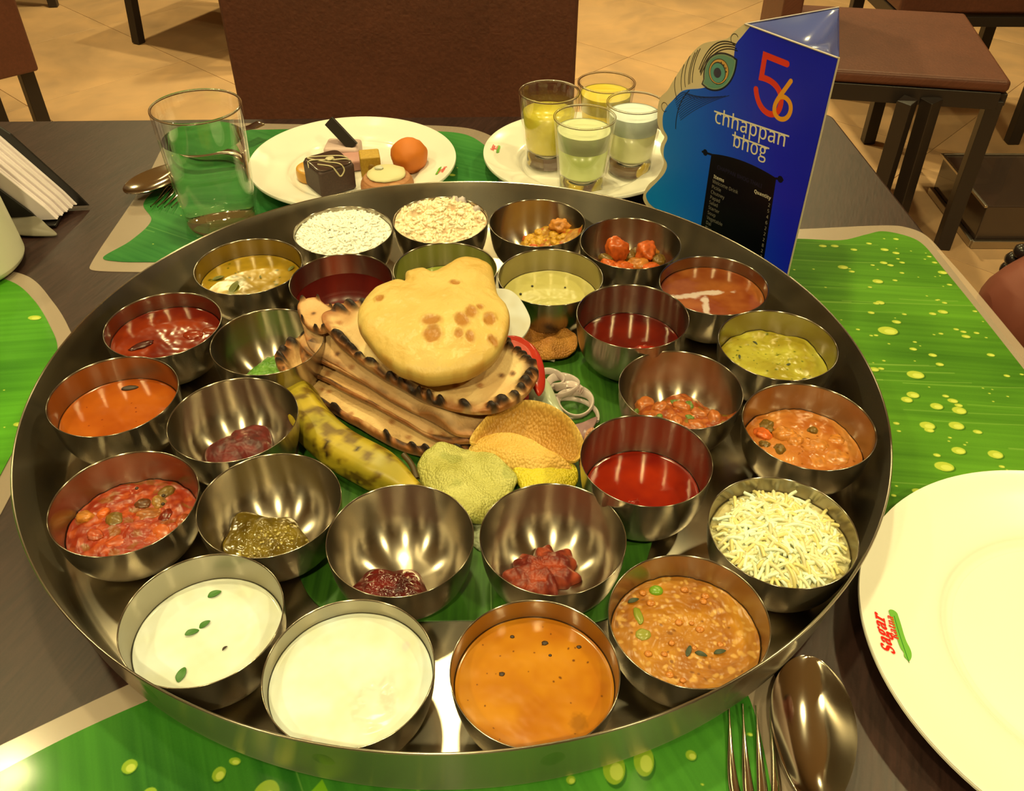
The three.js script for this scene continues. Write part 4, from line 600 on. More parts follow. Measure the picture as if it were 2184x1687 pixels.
{ const t = thing('banana', 'half of a spotted yellow banana lying against the lowest flatbread', 'fruit');
  const path = new THREE.CatmullRomCurve3([V(-0.171, 0.7668, -0.546), V(-0.166, 0.768, -0.527), V(-0.150, 0.769, -0.498), V(-0.124, 0.769, -0.469), V(-0.098, 0.7685, -0.4505), V(-0.080, 0.767, -0.439), V(-0.066, 0.7645, -0.428)]);
  const n = 60, k = 40, pos = [], idx = [], col = [], uv = [];
  for (let i = 0; i <= n; i++) {
    const u = i / n, p = path.getPointAt(u), d = path.getTangentAt(u), side = V(0, 1, 0).cross(d).normalize(), up = d.clone().cross(side), r = 0.0158 * (1 - 0.5 * step(0.78, 1, u)) * Math.pow(Math.sin(Math.min(1, u * 4 + 0.25) * Math.PI / 2), 0.6) ;;
    for (let j = 0; j < k; j++) {
      const a = (j / k) * 2 * Math.PI, q = r * (1 + 0.05 * Math.cos(5 * a + 0.4)), w = p.clone().addScaledVector(side, q * Math.cos(a)).addScaledVector(up, q * Math.sin(a)); w.y = Math.max(w.y, F + 0.0035); pos.push(w.x, w.y, w.z); uv.push(a, u);
      let c = mix(P(226, 182, 30), P(178, 152, 30), clamp(0.35 + 1.6 * (fbm(w.x * 50, w.z * 50, w.y * 50, 3) - 0.5) + 0.35 * (1 - u)));
      const m = fbm(w.x * 130, w.z * 130, w.y * 130, 3); c = mix(c, P(118, 80, 16), 0.9 * step(0.50, 0.66, m)); const sp = worley(w.x * 55 + 3, w.z * 55 + w.y * 40); if (sp[1] > 0.74) c = mix(c, P(60, 34, 10), step(0.14, 0.07, sp[0]));
      col.push(...c);
    }
  }
  for (let i = 0; i < n; i++) for (let j = 0; j < k; j++) { const a = i * k + j, b = i * k + (j + 1) % k, c = a + k, d = b + k; idx.push(a, c, b, b, c, d); }
  for (const [row, fl] of [[0, 0], [n, 1]]) { const p = path.getPointAt(row / n), m = pos.length / 3; pos.push(p.x, p.y, p.z); uv.push(0, 0); col.push(...P(230, 190, 60)); for (let j = 0; j < k; j++) { const a = row * k + j, b = row * k + (j + 1) % k; fl ? idx.push(m, b, a) : idx.push(m, a, b); } }
  part('fruit', meshFrom(pos, idx, col, uv), vc(0.42), t);
  part('dark_stalk', tube([[-0.0765, 0.7755, -0.4555], [-0.070, 0.773, -0.4475], [-0.066, 0.769, -0.438]], 0.0022, 16, 8), plain(P(80, 56, 12), 0.5), t); }
{ const t = thing('green_cracker', 'puffy pale green fried cracker between two front bowls and the banana', 'cracker');
  const g = slab({ rim: [[-0.067, 0.767, -0.4515], [-0.060, 0.769, -0.463], [-0.047, 0.771, -0.4705], [-0.032, 0.772, -0.468], [-0.017, 0.771, -0.460], [-0.004, 0.768, -0.448], [0.004, 0.766, -0.437], [-0.002, 0.765, -0.425], [-0.010, 0.764, -0.413], [-0.020, 0.763, -0.402], [-0.034, 0.763, -0.402], [-0.048, 0.764, -0.414], [-0.060, 0.765, -0.432]], top: 0.0085, bot: 0.007, k: 2.4, nR: 50, nT: 200, disp: (x, z, s, th, side) => 0.0075 * (fbm(x * 60 + 3, z * 60, 0, 3) - 0.5) + 0.003 * Math.sin(x * 130 - z * 60), col: (x, y, z) => mix(mix(P(238, 220, 100), P(206, 188, 68), clamp(0.5 + 2 * (fbm(x * 50, z * 50, 0, 3) - 0.5))), P(158, 158, 48), 0.45 * step(0.6, 0.75, fbm(x * 75 + 9, z * 75, 0, 2))) });
  part('cracker', uvScale(g, 26), crispMat, t); }
{ const t = thing('curled_cracker', 'large golden curled cracker folded into a shell, beside the white cucumber', 'cracker');
  const col = crispCol(P(250, 198, 80, 1.15), P(232, 166, 50, 1.15));
  const inCol = crispCol(P(234, 166, 56), P(210, 138, 36));
  part('upper_leaf', uvScale(slab({ rim: [[-0.030, 0.776, -0.4655], [-0.022, 0.7835, -0.478], [-0.0108, 0.788, -0.489], [0.0131, 0.790, -0.4955], [0.034, 0.788, -0.4865], [0.0483, 0.785, -0.466], [0.0505, 0.779, -0.454], [0.045, 0.773, -0.449], [0.030, 0.770, -0.456], [0.010, 0.769, -0.464], [-0.012, 0.770, -0.469]], cy: -0.0145, top: 0.0014, bot: 0.0022, k: 6, nR: 36, nT: 170, disp: (x, z, s) => 0.0015 * (fbm(x * 60, z * 60, 0, 2) - 0.5) + 0.0022 * step(0.86, 0.98, s), col: (x, y, z, s, th, side) => mix(inCol(x, y, z), col(x, y, z), step(0.86, 0.97, s)) }), 22), crispMat, t);
  part('lower_leaf', uvScale(slab({ rim: [[-0.031, 0.771, -0.4655], [-0.020, 0.7775, -0.4715], [-0.004, 0.7805, -0.473], [0.0125, 0.7795, -0.4675], [0.026, 0.7765, -0.459], [0.038, 0.773, -0.4515], [0.043, 0.768, -0.4455], [0.030, 0.764, -0.442], [0.010, 0.762, -0.442], [-0.010, 0.763, -0.449], [-0.026, 0.766, -0.459]], top: 0.0065, bot: 0.003, k: 2.4, nR: 34, nT: 150, cy: 0.001, disp: (x, z) => 0.0028 * (fbm(x * 55, z * 55, 0, 3) - 0.5), col }), 22), crispMat, t); }
{ const t = thing('pink_cracker', 'pinkish orange cracker peeping out beside the brick red sauce bowl', 'cracker');
  part('cracker', uvScale(slab({ rim: [[0.048, 0.766, -0.452], [0.051, 0.772, -0.470], [0.055, 0.774, -0.482], [0.060, 0.773, -0.486], [0.064, 0.768, -0.475], [0.060, 0.764, -0.458], [0.054, 0.762, -0.447]], top: 0.004, bot: 0.003, k: 2.4, nR: 22, nT: 90, disp: (x, z) => 0.003 * (fbm(x * 80, z * 80, 0, 3) - 0.5), col: crispCol(P(222, 150, 84), P(196, 112, 56)) }), 24), crispMat, t); }
{ const t = thing('yellow_cracker', 'bright yellow cracker strip behind the rusty red pickle bowl', 'cracker');
  part('cracker', uvScale(slab({ rim: [[0.000, 0.7705, -0.4525], [0.008, 0.7725, -0.4555], [0.024, 0.7725, -0.4545], [0.040, 0.7715, -0.4535], [0.0455, 0.769, -0.449], [0.0455, 0.7655, -0.438], [0.03, 0.764, -0.428], [0.010, 0.764, -0.430], [0.003, 0.766, -0.440]], top: 0.004, bot: 0.004, k: 3, nR: 26, nT: 110, disp: (x, z) => 0.003 * (fbm(x * 70, z * 70, 0, 3) - 0.5), col: crispCol(P(244, 214, 40, 1.1), P(226, 190, 20, 1.1)) }), 24), crispMat, t); }
{ const t = thing('orange_cracker', 'rough orange brown cracker on the leaf behind the tomato', 'cracker');
  part('cracker', uvScale(slab({ rim: [[0.008, 0.766, -0.618], [0.014, 0.770, -0.633], [0.026, 0.772, -0.632], [0.040, 0.771, -0.617], [0.0535, 0.769, -0.605], [0.053, 0.764, -0.593], [0.040, 0.761, -0.586], [0.022, 0.761, -0.585], [0.012, 0.762, -0.597]], top: 0.004, bot: 0.004, k: 2.4, nR: 34, nT: 130, disp: (x, z, s, th, side) => 0.005 * (fbm(x * 90, z * 90, 0, 3) - 0.5) - (side > 0 ? 0.006 * step(1.1, 0.4, blob(x, z, 0.026, -0.612, 0.022, 0.010, -0.5)) : 0), col: crispCol(P(226, 146, 44, 1.15), P(176, 96, 22), 70) }), 30), crispMat, t); }
{ const skin = plain(P(206, 52, 24), 0.22), flesh = plain(P(224, 86, 54), 0.3);
  const t = thing('tomato_slice', 'thick red tomato slice curving out from under the bread on the right', 'tomato');
  part('flesh', slab({ rim: [[-0.014, 0.803, -0.548], [-0.006, 0.806, -0.5535], [0.004, 0.807, -0.553], [0.0145, 0.805, -0.546], [0.0215, 0.802, -0.534], [0.0245, 0.798, -0.519], [0.0235, 0.794, -0.505], [0.0195, 0.793, -0.499], [0.014, 0.796, -0.512], [0.010, 0.799, -0.523], [0.002, 0.800, -0.535], [-0.006, 0.801, -0.541]], top: 0.0055, bot: 0.004, k: 2.2, nR: 28, nT: 120, disp: (x, z) => 0.001 * (fbm(x * 120, z * 120, 0, 2) - 0.5) }), skin, t, 'red skin side');
  part('cut_face', slab({ rim: [[-0.009, 0.8035, -0.5455], [-0.001, 0.8065, -0.548], [0.010, 0.8055, -0.542], [0.017, 0.802, -0.530], [0.0195, 0.798, -0.516], [0.0185, 0.7965, -0.508], [0.014, 0.799, -0.519], [0.006, 0.8025, -0.533]], top: 0.0048, bot: 0.002, k: 2.4, nR: 16, nT: 70 }), flesh, t);
  const u = thing('tomato_slice', 'dark red tomato slice wedged under the front right edge of the top bread', 'tomato');
  part('flesh', slab({ rim: [[-0.022, 0.772, -0.515], [-0.008, 0.7735, -0.507], [0.006, 0.7735, -0.508], [0.013, 0.773, -0.520], [0.006, 0.774, -0.540], [-0.012, 0.774, -0.540]], top: 0.005, bot: 0.005, k: 3, nR: 20, nT: 80 }), plain(P(176, 30, 16), 0.22), u); }
{ const t = thing('cucumber_wedge', 'long pale cucumber wedge standing between the tomato and the onion rings', 'cucumber');
  part('flesh', slab({ rim: [[0.012, 0.773, -0.536], [0.020, 0.777, -0.545], [0.027, 0.775, -0.540], [0.036, 0.768, -0.519], [0.0415, 0.763, -0.502], [0.038, 0.760, -0.496], [0.024, 0.760, -0.504], [0.015, 0.763, -0.518]], top: 0.005, bot: 0.004, k: 2, nR: 24, nT: 90, cy: 0.003 }), plain(P(222, 216, 140), 0.25, { transmission: 0.15, thickness: 0 }), t); }
{ const om = plain(P(246, 214, 160, 1.35), 0.2, { transmission: 0.35, thickness: 0 });
  const ringGeo = (R, h, arc, seed) => { const pos = [], idx = [], uv = [], n = 70, k = 10; for (let i = 0; i <= n; i++) { const a = (i / n) * arc, w = R * (1 + 0.07 * Math.sin(a * 2 + seed)), lift = 0.0016 * Math.sin(a * 2 + seed * 2); for (let j = 0; j < k; j++) { const b = (j / k) * 6.283, u = 0.0011 * Math.cos(b), v = h * Math.sin(b); pos.push((w + u + 0.4 * v) * Math.cos(a), v + lift + h, (w + u + 0.4 * v) * Math.sin(a)); uv.push(a, b); } } for (let i = 0; i < n; i++) for (let j = 0; j < k; j++) { const a = i * k + j, b = i * k + (j + 1) % k; idx.push(a, b, a + k, b, b + k, a + k); } return meshFrom(pos, idx, null, uv); };
  const geos = [ringGeo(0.0185, 0.0026, 6.2832, 1), ringGeo(0.013, 0.0032, 6.2832, 2), ringGeo(0.0215, 0.0018, 4.2, 3), ringGeo(0.010, 0.0028, 5.0, 4), ringGeo(0.0065, 0.0026, 6.2832, 5)];
  [[0, 0.043, 0.756, -0.535, 0.12, -0.1, 0], [1, 0.040, 0.763, -0.543, -0.25, 0.15, 1], [2, 0.046, 0.756, -0.517, 0.08, 0.12, 3.9], [3, 0.030, 0.765, -0.549, 0.35, -0.25, 2], [1, 0.049, 0.761, -0.526, 0.25, -0.2, 2], [3, 0.044, 0.7675, -0.536, -0.3, 0.3, 4.4], [2, 0.026, 0.756, -0.569, -0.1, -0.1, 5.3]].forEach(([g, x, y, z, rx, rz, ry], i) => {
    const m = part('onion_ring', geos[g], om); tag(m, 'thin pale pink onion ring loosely heaped with others right of the tomato', 'onion ring', 'loose onion rings in the tray'); m.position.set(x, y, z); m.rotation.set(rx, ry, rz);
  });
  const tip = part('onion_slice', slab({ rim: [[0.046, 0.757, -0.504], [0.054, 0.7565, -0.509], [0.0655, 0.757, -0.515], [0.062, 0.757, -0.503], [0.055, 0.756, -0.492], [0.049, 0.756, -0.489]], top: 0.002, bot: 0.0012, k: 3, nR: 14, nT: 60, disp: (x, z, s) => 0.0016 * s }), plain(P(206, 150, 116), 0.25, { transmission: 0.25, thickness: 0 })); tag(tip, 'pointed pink onion piece at the front end of the onion heap', 'onion'); }
{ const t = thing('papad', 'pale green white cracker scrap between the two front inner bowls', 'cracker');
  part('sheet', uvScale(slab({ rim: [[-0.030, 0.756, -0.405], [-0.022, 0.760, -0.412], [-0.014, 0.760, -0.404], [-0.012, 0.757, -0.392], [-0.018, 0.7555, -0.384], [-0.026, 0.7555, -0.39]], top: 0.0018, bot: 0.0016, k: 3, nR: 14, nT: 60, col: crispCol(P(206, 200, 130), P(168, 170, 92)) }), 14), crispMat, t); }

// ---------- plates ----------
function plate(name, label, x, z, R, turn, well = 0.64) {
  const w = R * well, t = thing(name, label, 'plate', [x, T + 0.0014, z], turn);
  const prof = [[0, 0.003], [w * 0.88, 0.003], [w * 0.9, 0], [w * 0.97, 0], [w * 0.99, 0.003], [w * 1.06, 0.008], [R * 0.86, 0.0135], [R * 0.985, 0.0185], [R, 0.0203], [R * 0.997, 0.0218], [R * 0.985, 0.0220], [R * 0.86, 0.0172], [w * 1.06, 0.0122], [w * 0.985, 0.0085], [w * 0.93, 0.0062], [w * 0.8, 0.0055], [0, 0.0052]];
  part('plate_body', lathe(prof, 128, 150), porcelain, t);
  return t;
}
// the restaurant's mark: red script over a green leaf, printed on the rim
function logo(t, R, ang, L, w) {
  const tx = canvasTex(512, 256, (g) => {
    g.clearRect(0, 0, 512, 256);
    g.fillStyle = '#6fae46'; g.beginPath(); g.moveTo(16, 196); g.bezierCurveTo(90, 150, 60, 205, 120, 178); g.bezierCurveTo(200, 168, 330, 186, 470, 160); g.bezierCurveTo(512, 170, 505, 226, 462, 226); g.bezierCurveTo(350, 246, 260, 232, 180, 244); g.bezierCurveTo(120, 256, 60, 246, 16, 196); g.fill();
    g.strokeStyle = '#1f6a25'; g.lineWidth = 5; g.beginPath(); g.moveTo(2, 192); g.quadraticCurveTo(200, 214, 440, 196); g.stroke();
    g.fillStyle = '#d8261c'; g.strokeStyle = '#d8261c'; g.lineWidth = 3; g.font = 'italic bold 118px serif'; g.save(); g.transform(1, 0, -0.12, 1, 62, 118); g.fillText('Sagar', 0, 0); g.strokeText('Sagar', 0, 0); g.restore();
    g.font = 'italic bold 74px serif'; g.fillText('Ratna', 205, 186);
  });
  const pos = [], uv = [], idx = [], n = 16, m = 6;
  const yAt = (r) => { const q = r / R; return 0.0172 + (q - 0.86) / 0.125 * 0.0048; };
  for (let i = 0; i <= n; i++) for (let j = 0; j <= m; j++) { const a = ang + (i / n - 0.5) * L / (R * 0.9), r = R * 0.895 - (j / m - 0.5) * w; pos.push(r * Math.cos(a), yAt(r) + 0.0006, r * Math.sin(a)); uv.push(i / n, 1 - j / m); }
  for (let i = 0; i < n; i++) for (let j = 0; j < m; j++) { const a = i * (m + 1) + j; idx.push(a, a + m + 1, a + 1, a + 1, a + m + 1, a + m + 2); }
  part('printed_logo', meshFrom(pos, idx, null, uv), M({ map: tx, transparent: true, alphaTest: 0.4, roughness: 0.2 }), t, 'red lettering over a green leaf');
}
const dinner = plate('dinner_plate', 'large empty cream white dinner plate at the right edge with a red and green logo', 0.3475, -0.3028, 0.1412, 0);
logo(dinner, 0.1412, Math.PI + 0.07, 0.040, 0.022);
const sweets = plate('side_plate', 'white plate of assorted sweets behind the tray', -0.1785, -0.9345, 0.1148, 0);
logo(sweets, 0.1148, 0.22, 0.022, 0.012);
const drinks = plate('side_plate', 'white plate under the four small glasses of drinks', 0.079, -0.9535, 0.1125, 0);
logo(drinks, 0.1125, Math.PI + 0.15, 0.022, 0.012);

// ---------- sweets on their plate ----------
const SY = T + 0.0072;
{ const t = thing('chocolate_cake', 'dark chocolate cake cube with zigzag white icing threads', 'cake', [-0.199, SY, -0.898], 0.62);
  const g = new RoundedBoxGeometry(0.042, 0.030, 0.042, 8, 0.004), p = g.attributes.position; for (let i = 0; i < p.count; i++) { const x = p.getX(i), y = p.getY(i), z = p.getZ(i), n = 1 + 0.05 * (fbm(x * 160, y * 160, z * 160, 3) - 0.5); p.setXYZ(i, x * n, y * n, z * n); } g.computeVertexNormals(); g.translate(0, 0.015, 0);
  part('sponge', g, M({ map: tex(128, 128, (u, v) => { const n = fbm(u * 30, v * 30, 0, 3); return [0.03 + 0.03 * n, 0.014 + 0.014 * n, 0.012 + 0.01 * n]; }, true, true), roughness: 0.6 }), t);
  part('glaze', slab({ rim: [[-0.0185, 0.0302, -0.0185], [0, 0.0304, -0.020], [0.0185, 0.0302, -0.0185], [0.020, 0.0302, 0], [0.0185, 0.0302, 0.0185], [0, 0.0304, 0.020], [-0.0185, 0.0302, 0.0185], [-0.020, 0.0302, 0]], top: 0.0012, bot: 0.0012, k: 5, nR: 10, nT: 50 }), plain([0.05, 0.026, 0.02], 0.16), t);
  const ic = plain(P(228, 200, 120), 0.4);
  part('icing_thread', tube([[-0.021, 0.026, -0.004], [-0.019, 0.0312, -0.008], [0.004, 0.0317, 0.004], [0.019, 0.0312, 0.013], [0.0213, 0.022, 0.014], [0.0213, 0.022, 0.010], [0.0192, 0.0312, 0.006], [0.0, 0.0317, -0.010], [-0.016, 0.0315, -0.017], [-0.004, 0.0317, 0.004], [0.006, 0.0316, 0.0185], [0.008, 0.026, 0.0213], [0.003, 0.020, 0.0213], [-0.001, 0.026, 0.0213], [-0.004, 0.0313, 0.0185], [-0.014, 0.0316, 0.004]], 0.00085, 160, 6), ic, t);
  part('crumb_topping', lump(0.005, 0.002, 0.004, 0.4, 3, 2, 3).translate(0.002, 0.0325, 0.001), ic, t); }
{ const t = thing('nut_biscuit', 'light brown biscuit with a pale top and an almond, half hidden by the tray rim', 'sweet', [-0.136, SY, -0.889]);
  part('biscuit', lathe([[0, 0], [0.025, 0], [0.0285, 0.003], [0.0285, 0.010], [0.026, 0.0145], [0.022, 0.017], [0, 0.018]], 60, 50), M({ map: tex(128, 128, (u, v) => mix(P(210, 140, 70), P(180, 105, 45), fbm(u * 40, v * 20, 0, 3)), true, true), roughness: 0.6 }), t);
  part('cream_cap', lump(0.021, 0.0045, 0.021, 0.12, 2, 4, 4).translate(0, 0.0185, -0.003), plain(P(246, 222, 130), 0.45), t);
  part('almond', lump(0.0085, 0.0035, 0.0055, 0.06, 2, 1, 3).translate(0.011, 0.0145, 0.020), plain(P(216, 148, 72), 0.5), t);
  part('nut_crumb', lump(0.005, 0.0022, 0.0035, 0.4, 3, 8, 3).translate(-0.008, 0.0235, -0.006), plain(P(232, 216, 150), 0.5), t); }
{ const t = thing('orange_sweet_ball', 'round grainy orange sweet ball at the right of the sweets', 'sweet', [-0.116, SY, -0.9375]);
  const g = lump(0.0205, 0.0195, 0.0205, 0.08, 3, 3, 5).translate(0, 0.0185, 0), p = g.attributes.position; for (let i = 0; i < p.count; i++) { const x = p.getX(i), y = p.getY(i), z = p.getZ(i), n = 1 + 0.05 * (noise(x * 420, y * 420, z * 420) - 0.5); p.setXYZ(i, x * n, Math.max(0, 0.0185 + (y - 0.0185) * n), z * n); } g.computeVertexNormals();
  part('ball', g, plain(P(236, 122, 18), 0.6), t); }
{ const t = thing('yellow_sweet_cube', 'small mustard yellow sweet cube behind the chocolate cake', 'sweet', [-0.1595, SY, -0.931], 0.2);
  part('cube', box(0.0225, 0.024, 0.0225, 0.002, 0, 0.012, 0, 3), M({ map: tex(64, 64, (u, v) => mix(P(232, 176, 44), P(196, 140, 24), fbm(u * 16, v * 16, 0, 3)), true, true), roughness: 0.5 }), t);
  part('pistachio_garnish', lump(0.004, 0.005, 0.0012, 0.3, 2, 1, 3).translate(0.001, 0.011, 0.0115), plain(P(160, 110, 20), 0.5), t); }
{ const t = thing('pink_sweet', 'long pale pink sweet piece lying behind the chocolate cake', 'sweet', [-0.188, SY, -0.9445], 0.28);
  part('slice', box(0.050, 0.013, 0.026, 0.003, 0, 0.0065, 0, 3), plain(P(230, 160, 116), 0.5), t); }
{ const t = thing('pink_sweet', 'pale pink sweet block carrying the dark chocolate stick, farthest back on the plate', 'sweet', [-0.196, SY, -0.972], -0.05);
  part('block', box(0.040, 0.017, 0.030, 0.004, 0, 0.0085, 0, 3), plain(P(244, 198, 146), 0.5), t); }
{ const t = thing('chocolate_stick', 'flat dark chocolate stick leaning up from the pink sweet', 'chocolate', [-0.1935, SY + 0.0172, -0.972]);
  part('stick', bar([0.012, -0.0005, 0.010], [-0.016, 0.024, -0.006], 0.013, 0.0045, 0.0008), plain([0.022, 0.015, 0.013], 0.3), t); }
{ const t = thing('orange_jelly_disc', 'flat orange jelly disc tucked behind the left corner of the chocolate cake', 'sweet', [-0.2215, SY, -0.9205]);
  part('disc', lathe([[0, 0], [0.0165, 0], [0.019, 0.003], [0.019, 0.010], [0.0165, 0.013], [0, 0.0145]], 50, 40), plain(P(240, 164, 40), 0.3), t); }

// ---------- drinking glasses ----------
const paneGlass = M({ color: 0xffffff, roughness: 0, transmission: 1, thickness: 0, ior: 1.5 });
function glassware(name, label, x, y, z, R, r, H, base, wall) {
  const t = thing(name, label, 'glass', [x, y, z]);
  const g = lathe([[0, 0.0012], [r * 0.8, 0.0008], [r * 0.93, 0], [r, 0.0015], [r + (R - r) * 0.33, H * 0.33], [r + (R - r) * 0.7, H * 0.7], [R, H - 0.0008], [R - wall * 0.3, H], [R - wall * 0.75, H], [R - wall, H - 0.001], [R - wall - (R - r) * 0.3, H * 0.7], [r + (R - r) * 0.33 - wall, H * 0.33], [r - wall * 0.7 + (R - r) * base / H, base + 0.004], [r * 0.8, base + 0.0008], [r * 0.4, base], [0, base]], 80);
  part('glass_body', g, paneGlass, t); return t;
}
const innerAt = (R, r, H, wall, y) => r + (R - r) * (y / H) - wall;
{ // water tumbler
  const x = -0.3025, z = -0.828, y = T + 0.0015, H = 0.124, R = 0.0433, r = 0.0365, wall = 0.0022;
  const foot = glassware('water_glass', 'tall clear water tumbler at the back left of the tray', x, y, z, R, r, H, 0.010, wall);
  part('glass_rim', new THREE.TorusGeometry(R - 0.0011, 0.0012, 10, 90).rotateX(Math.PI / 2).translate(0, H, 0), glass, foot);
  const t = thing('drinking_water', 'clear water three quarters up the tall tumbler', 'water', [x, y, z]);
  const h = 0.092, e = 0.0002;
  const w = lathe([[0, 0.0016], [r * 0.9, 0.0018], [innerAt(R, r, H, wall, 0.006) - e, 0.006], [innerAt(R, r, H, wall, 0.05) - e, 0.05], [innerAt(R, r, H, wall, h) - e, h + 0.0008], [innerAt(R, r, H, wall, h) - 0.002, h], [0, h]], 80);
  part('water_body', w, M({ color: 0xffffff, roughness: 0, transmission: 1, thickness: 0.08, ior: 1.16 }), t);
}
function shot(label, x, z, col, drink, foamCol, level, H, R, y = T + 0.0068) {
  const r = 0.0245, wall = 0.0024, base = 0.017;
  const foot = glassware('shot_glass', label, x, y, z, R, r, H, base, wall);
  part('glass_rim', new THREE.TorusGeometry(R - 0.0011, 0.0012, 10, 80).rotateX(Math.PI / 2).translate(0, H, 0), glass, foot);
  const t = thing(...drink, [x, y, z]);
  const at = (q) => innerAt(R, r, H, wall, q) - 0.0002, f = foamCol ? level - 0.018 : level;
  part('glass_foot', lathe([[0, 0.0016], [r * 0.9, 0.0014], [r - 0.001, 0.003], [r - 0.0008, base * 0.5], [r - 0.001, base - 0.002], [r * 0.7, base - 0.0006], [0, base - 0.0008]], 60), glass, foot);
  part('liquid', lathe([[0, base + 0.0002], [r * 0.78, base + 0.001], [at(base + 0.005), base + 0.0052], [at(f), f], [0, f]], 70), plain(col, 0.25, { transmission: 0.0 }), t);
  if (foamCol) part('foam', lathe([[0, f + 0.0002], [at(f), f + 0.0002], [at(level), level + 0.0008], [at(level) - 0.002, level], [0, level + 0.0006]], 70), plain(foamCol, 0.5), t);
}
shot('small glass of yellow green juice, leftmost on the drinks plate', 0.0395, -0.957, P(206, 178, 44, 1.7), ['drink', 'clear yellow green juice in the leftmost small glass', 'drink'], null, 0.062, 0.084, 0.0336);
shot('small glass of orange yellow juice, at the back of the drinks plate', 0.106, -1.004, P(255, 200, 30, 1.5), ['drink', 'thick orange yellow juice in the small glass at the back', 'drink'], P(255, 214, 50), 0.064, 0.077, 0.0330);
shot('small glass of pale green frothy drink, frontmost on the drinks plate', 0.0745, -0.8945, P(196, 194, 88, 1.7), ['drink', 'pale green drink with a white froth in the frontmost small glass', 'drink'], P(246, 236, 140), 0.068, 0.082, 0.0328);
shot('small glass of white frothy drink next to the blue menu card', 0.1315, -0.938, P(218, 204, 116, 1.7), ['drink', 'milky drink with thick white froth in the small glass by the menu card', 'drink'], P(255, 252, 190), 0.068, 0.080, 0.0312);

// ---------- cutlery ----------
const spoonRows = (L, W, deep, bend = 0.012) => {   // built along +x, bowl at x = 0..0.07, handle to L
  const pos = [], idx = [], uv = [], n = 90, k = 22, th = 0.0012, BL = 0.087 * W / 0.046, mid = [];
  const half = (x) => { const u = x / BL; const b = u < 1 ? (W / 2) * Math.pow(Math.max(0, Math.sin(Math.PI * Math.pow(u, 0.82) * 0.93)), 0.62) : 0; return Math.max(b, x > BL * 0.8 ? 0.0042 + 0.004 * step(BL * 1.5, L, x) : 0.0006); };
  const cy = (x) => { const u = x / BL; return u < 1 ? 0.0 : bend * Math.sin(Math.min(1, (x - BL) / (L - BL) * 1.15) * 2.6) * 0.9; };
  for (const side of [1, -1]) for (let i = 0; i <= n; i++) { const x = L * Math.pow(i / n, 1.25), w = half(x); for (let j = 0; j <= k; j++) { const v = (j / k) * 2 - 1, u = x / BL, d = u < 1.02 ? deep * Math.max(0, 1 - v * v) * Math.max(0, 1 - Math.pow(Math.abs(u - 0.5) / 0.52, 2.4)) : -0.0012 * (1 - v * v); pos.push(x, cy(x) - d + side * th * 0.5 * (1 - Math.pow(Math.abs(v), 6) * 0.8), v * w); uv.push(x, v); } }
  const S = (n + 1) * (k + 1);
  for (let s = 0; s < 2; s++) for (let i = 0; i < n; i++) for (let j = 0; j < k; j++) { const a = s * S + i * (k + 1) + j, b = a + 1, c = a + k + 1, d = c + 1; s ? idx.push(a, c, b, b, c, d) : idx.push(a, b, c, b, d, c); }
  for (let i = 0; i < n; i++) for (const j of [0, k]) { const a = i * (k + 1) + j, b = S + a, c = a + k + 1, d = S + c; j ? idx.push(a, c, b, b, c, d) : idx.push(a, b, c, b, d, c); }
  for (let j = 0; j < k; j++) for (const i of [0, n]) { const a = i * (k + 1) + j, b = S + a; i ? idx.push(a, b, a + 1, a + 1, b, b + 1) : idx.push(a, a + 1, b, a + 1, b + 1, b); }
  return meshFrom(pos, idx, null, uv);
};
const spoonGeo = spoonRows(0.2, 0.046, 0.0092);
{ const t = thing('serving_spoon', 'polished steel spoon beside the big empty plate, reflecting the ceiling lamps', 'spoon', [0.1735, T + 0.0125, -0.3015], -1.52);
  part('spoon_body', spoonGeo, steelCutlery, t); t.rotation.set(0.0, -1.76, 0); }
{ const t = thing('serving_spoon', 'polished steel spoon lying behind the water tumbler', 'spoon', [-0.4125, T + 0.0155, -0.866], 1.0);
  part('spoon_body', spoonGeo, steelCutlery, t); }
function fork(label, pos, turn, roll = 0) {
  const t = thing('dinner_fork', label, 'fork', pos, turn);
  const tine = (z, q) => { const pts = [], w = []; return tube([[0, 0.0042, z], [0.014, 0.0016, z], [0.030, 0.0, z], [0.048, 0.0006, z * 0.97], [0.060, 0.002, z * 0.9]], 0.00125, 26, 8).applyMatrix4(new THREE.Matrix4().makeScale(1, 0.75, 1)); };
  const tap = (g) => { const p = g.attributes.position, zs = []; let zc = 0; for (let i = 0; i < p.count; i++) zc += p.getZ(i); zc /= p.count; for (let i = 0; i < p.count; i++) { const x = p.getX(i), f = 0.4 + 2.0 * step(0, 0.055, x); p.setZ(i, zc + (p.getZ(i) - zc) * f); } g.computeVertexNormals(); return g; };
  for (const z of [-0.0115, -0.0038, 0.0038, 0.0115]) part('tine', tap(tine(z)), steelCutlery, t);
  part('handle', slab({ rim: [[0.052, 0.0016, -0.0132], [0.06, 0.002, -0.0128], [0.072, 0.003, -0.008], [0.082, 0.005, -0.0042], [0.11, 0.008, -0.0034], [0.15, 0.007, -0.0044], [0.19, 0.002, -0.0062], [0.195, 0.0015, 0], [0.19, 0.002, 0.0062], [0.15, 0.007, 0.0044], [0.11, 0.008, 0.0034], [0.082, 0.005, 0.0042], [0.072, 0.003, 0.008], [0.06, 0.002, 0.0128], [0.052, 0.0016, 0.0132], [0.054, 0.0018, 0]], top: 0.0011, bot: 0.0011, k: 6, nR: 10, nT: 120, cy: -0.002 }), steelCutlery, t);
  return t;
}
fork('steel fork in front of the tray, its tines pointing at the rim', [0.1345, T + 0.0028, -0.2735], -1.70);
fork('steel fork under the spoon behind the water tumbler', [-0.373, T + 0.0024, -0.853], 1.50);
fork('steel fork at the left edge, tines just in front of the white cup', [-0.4825, T + 0.0024, -0.7385], 3.44);

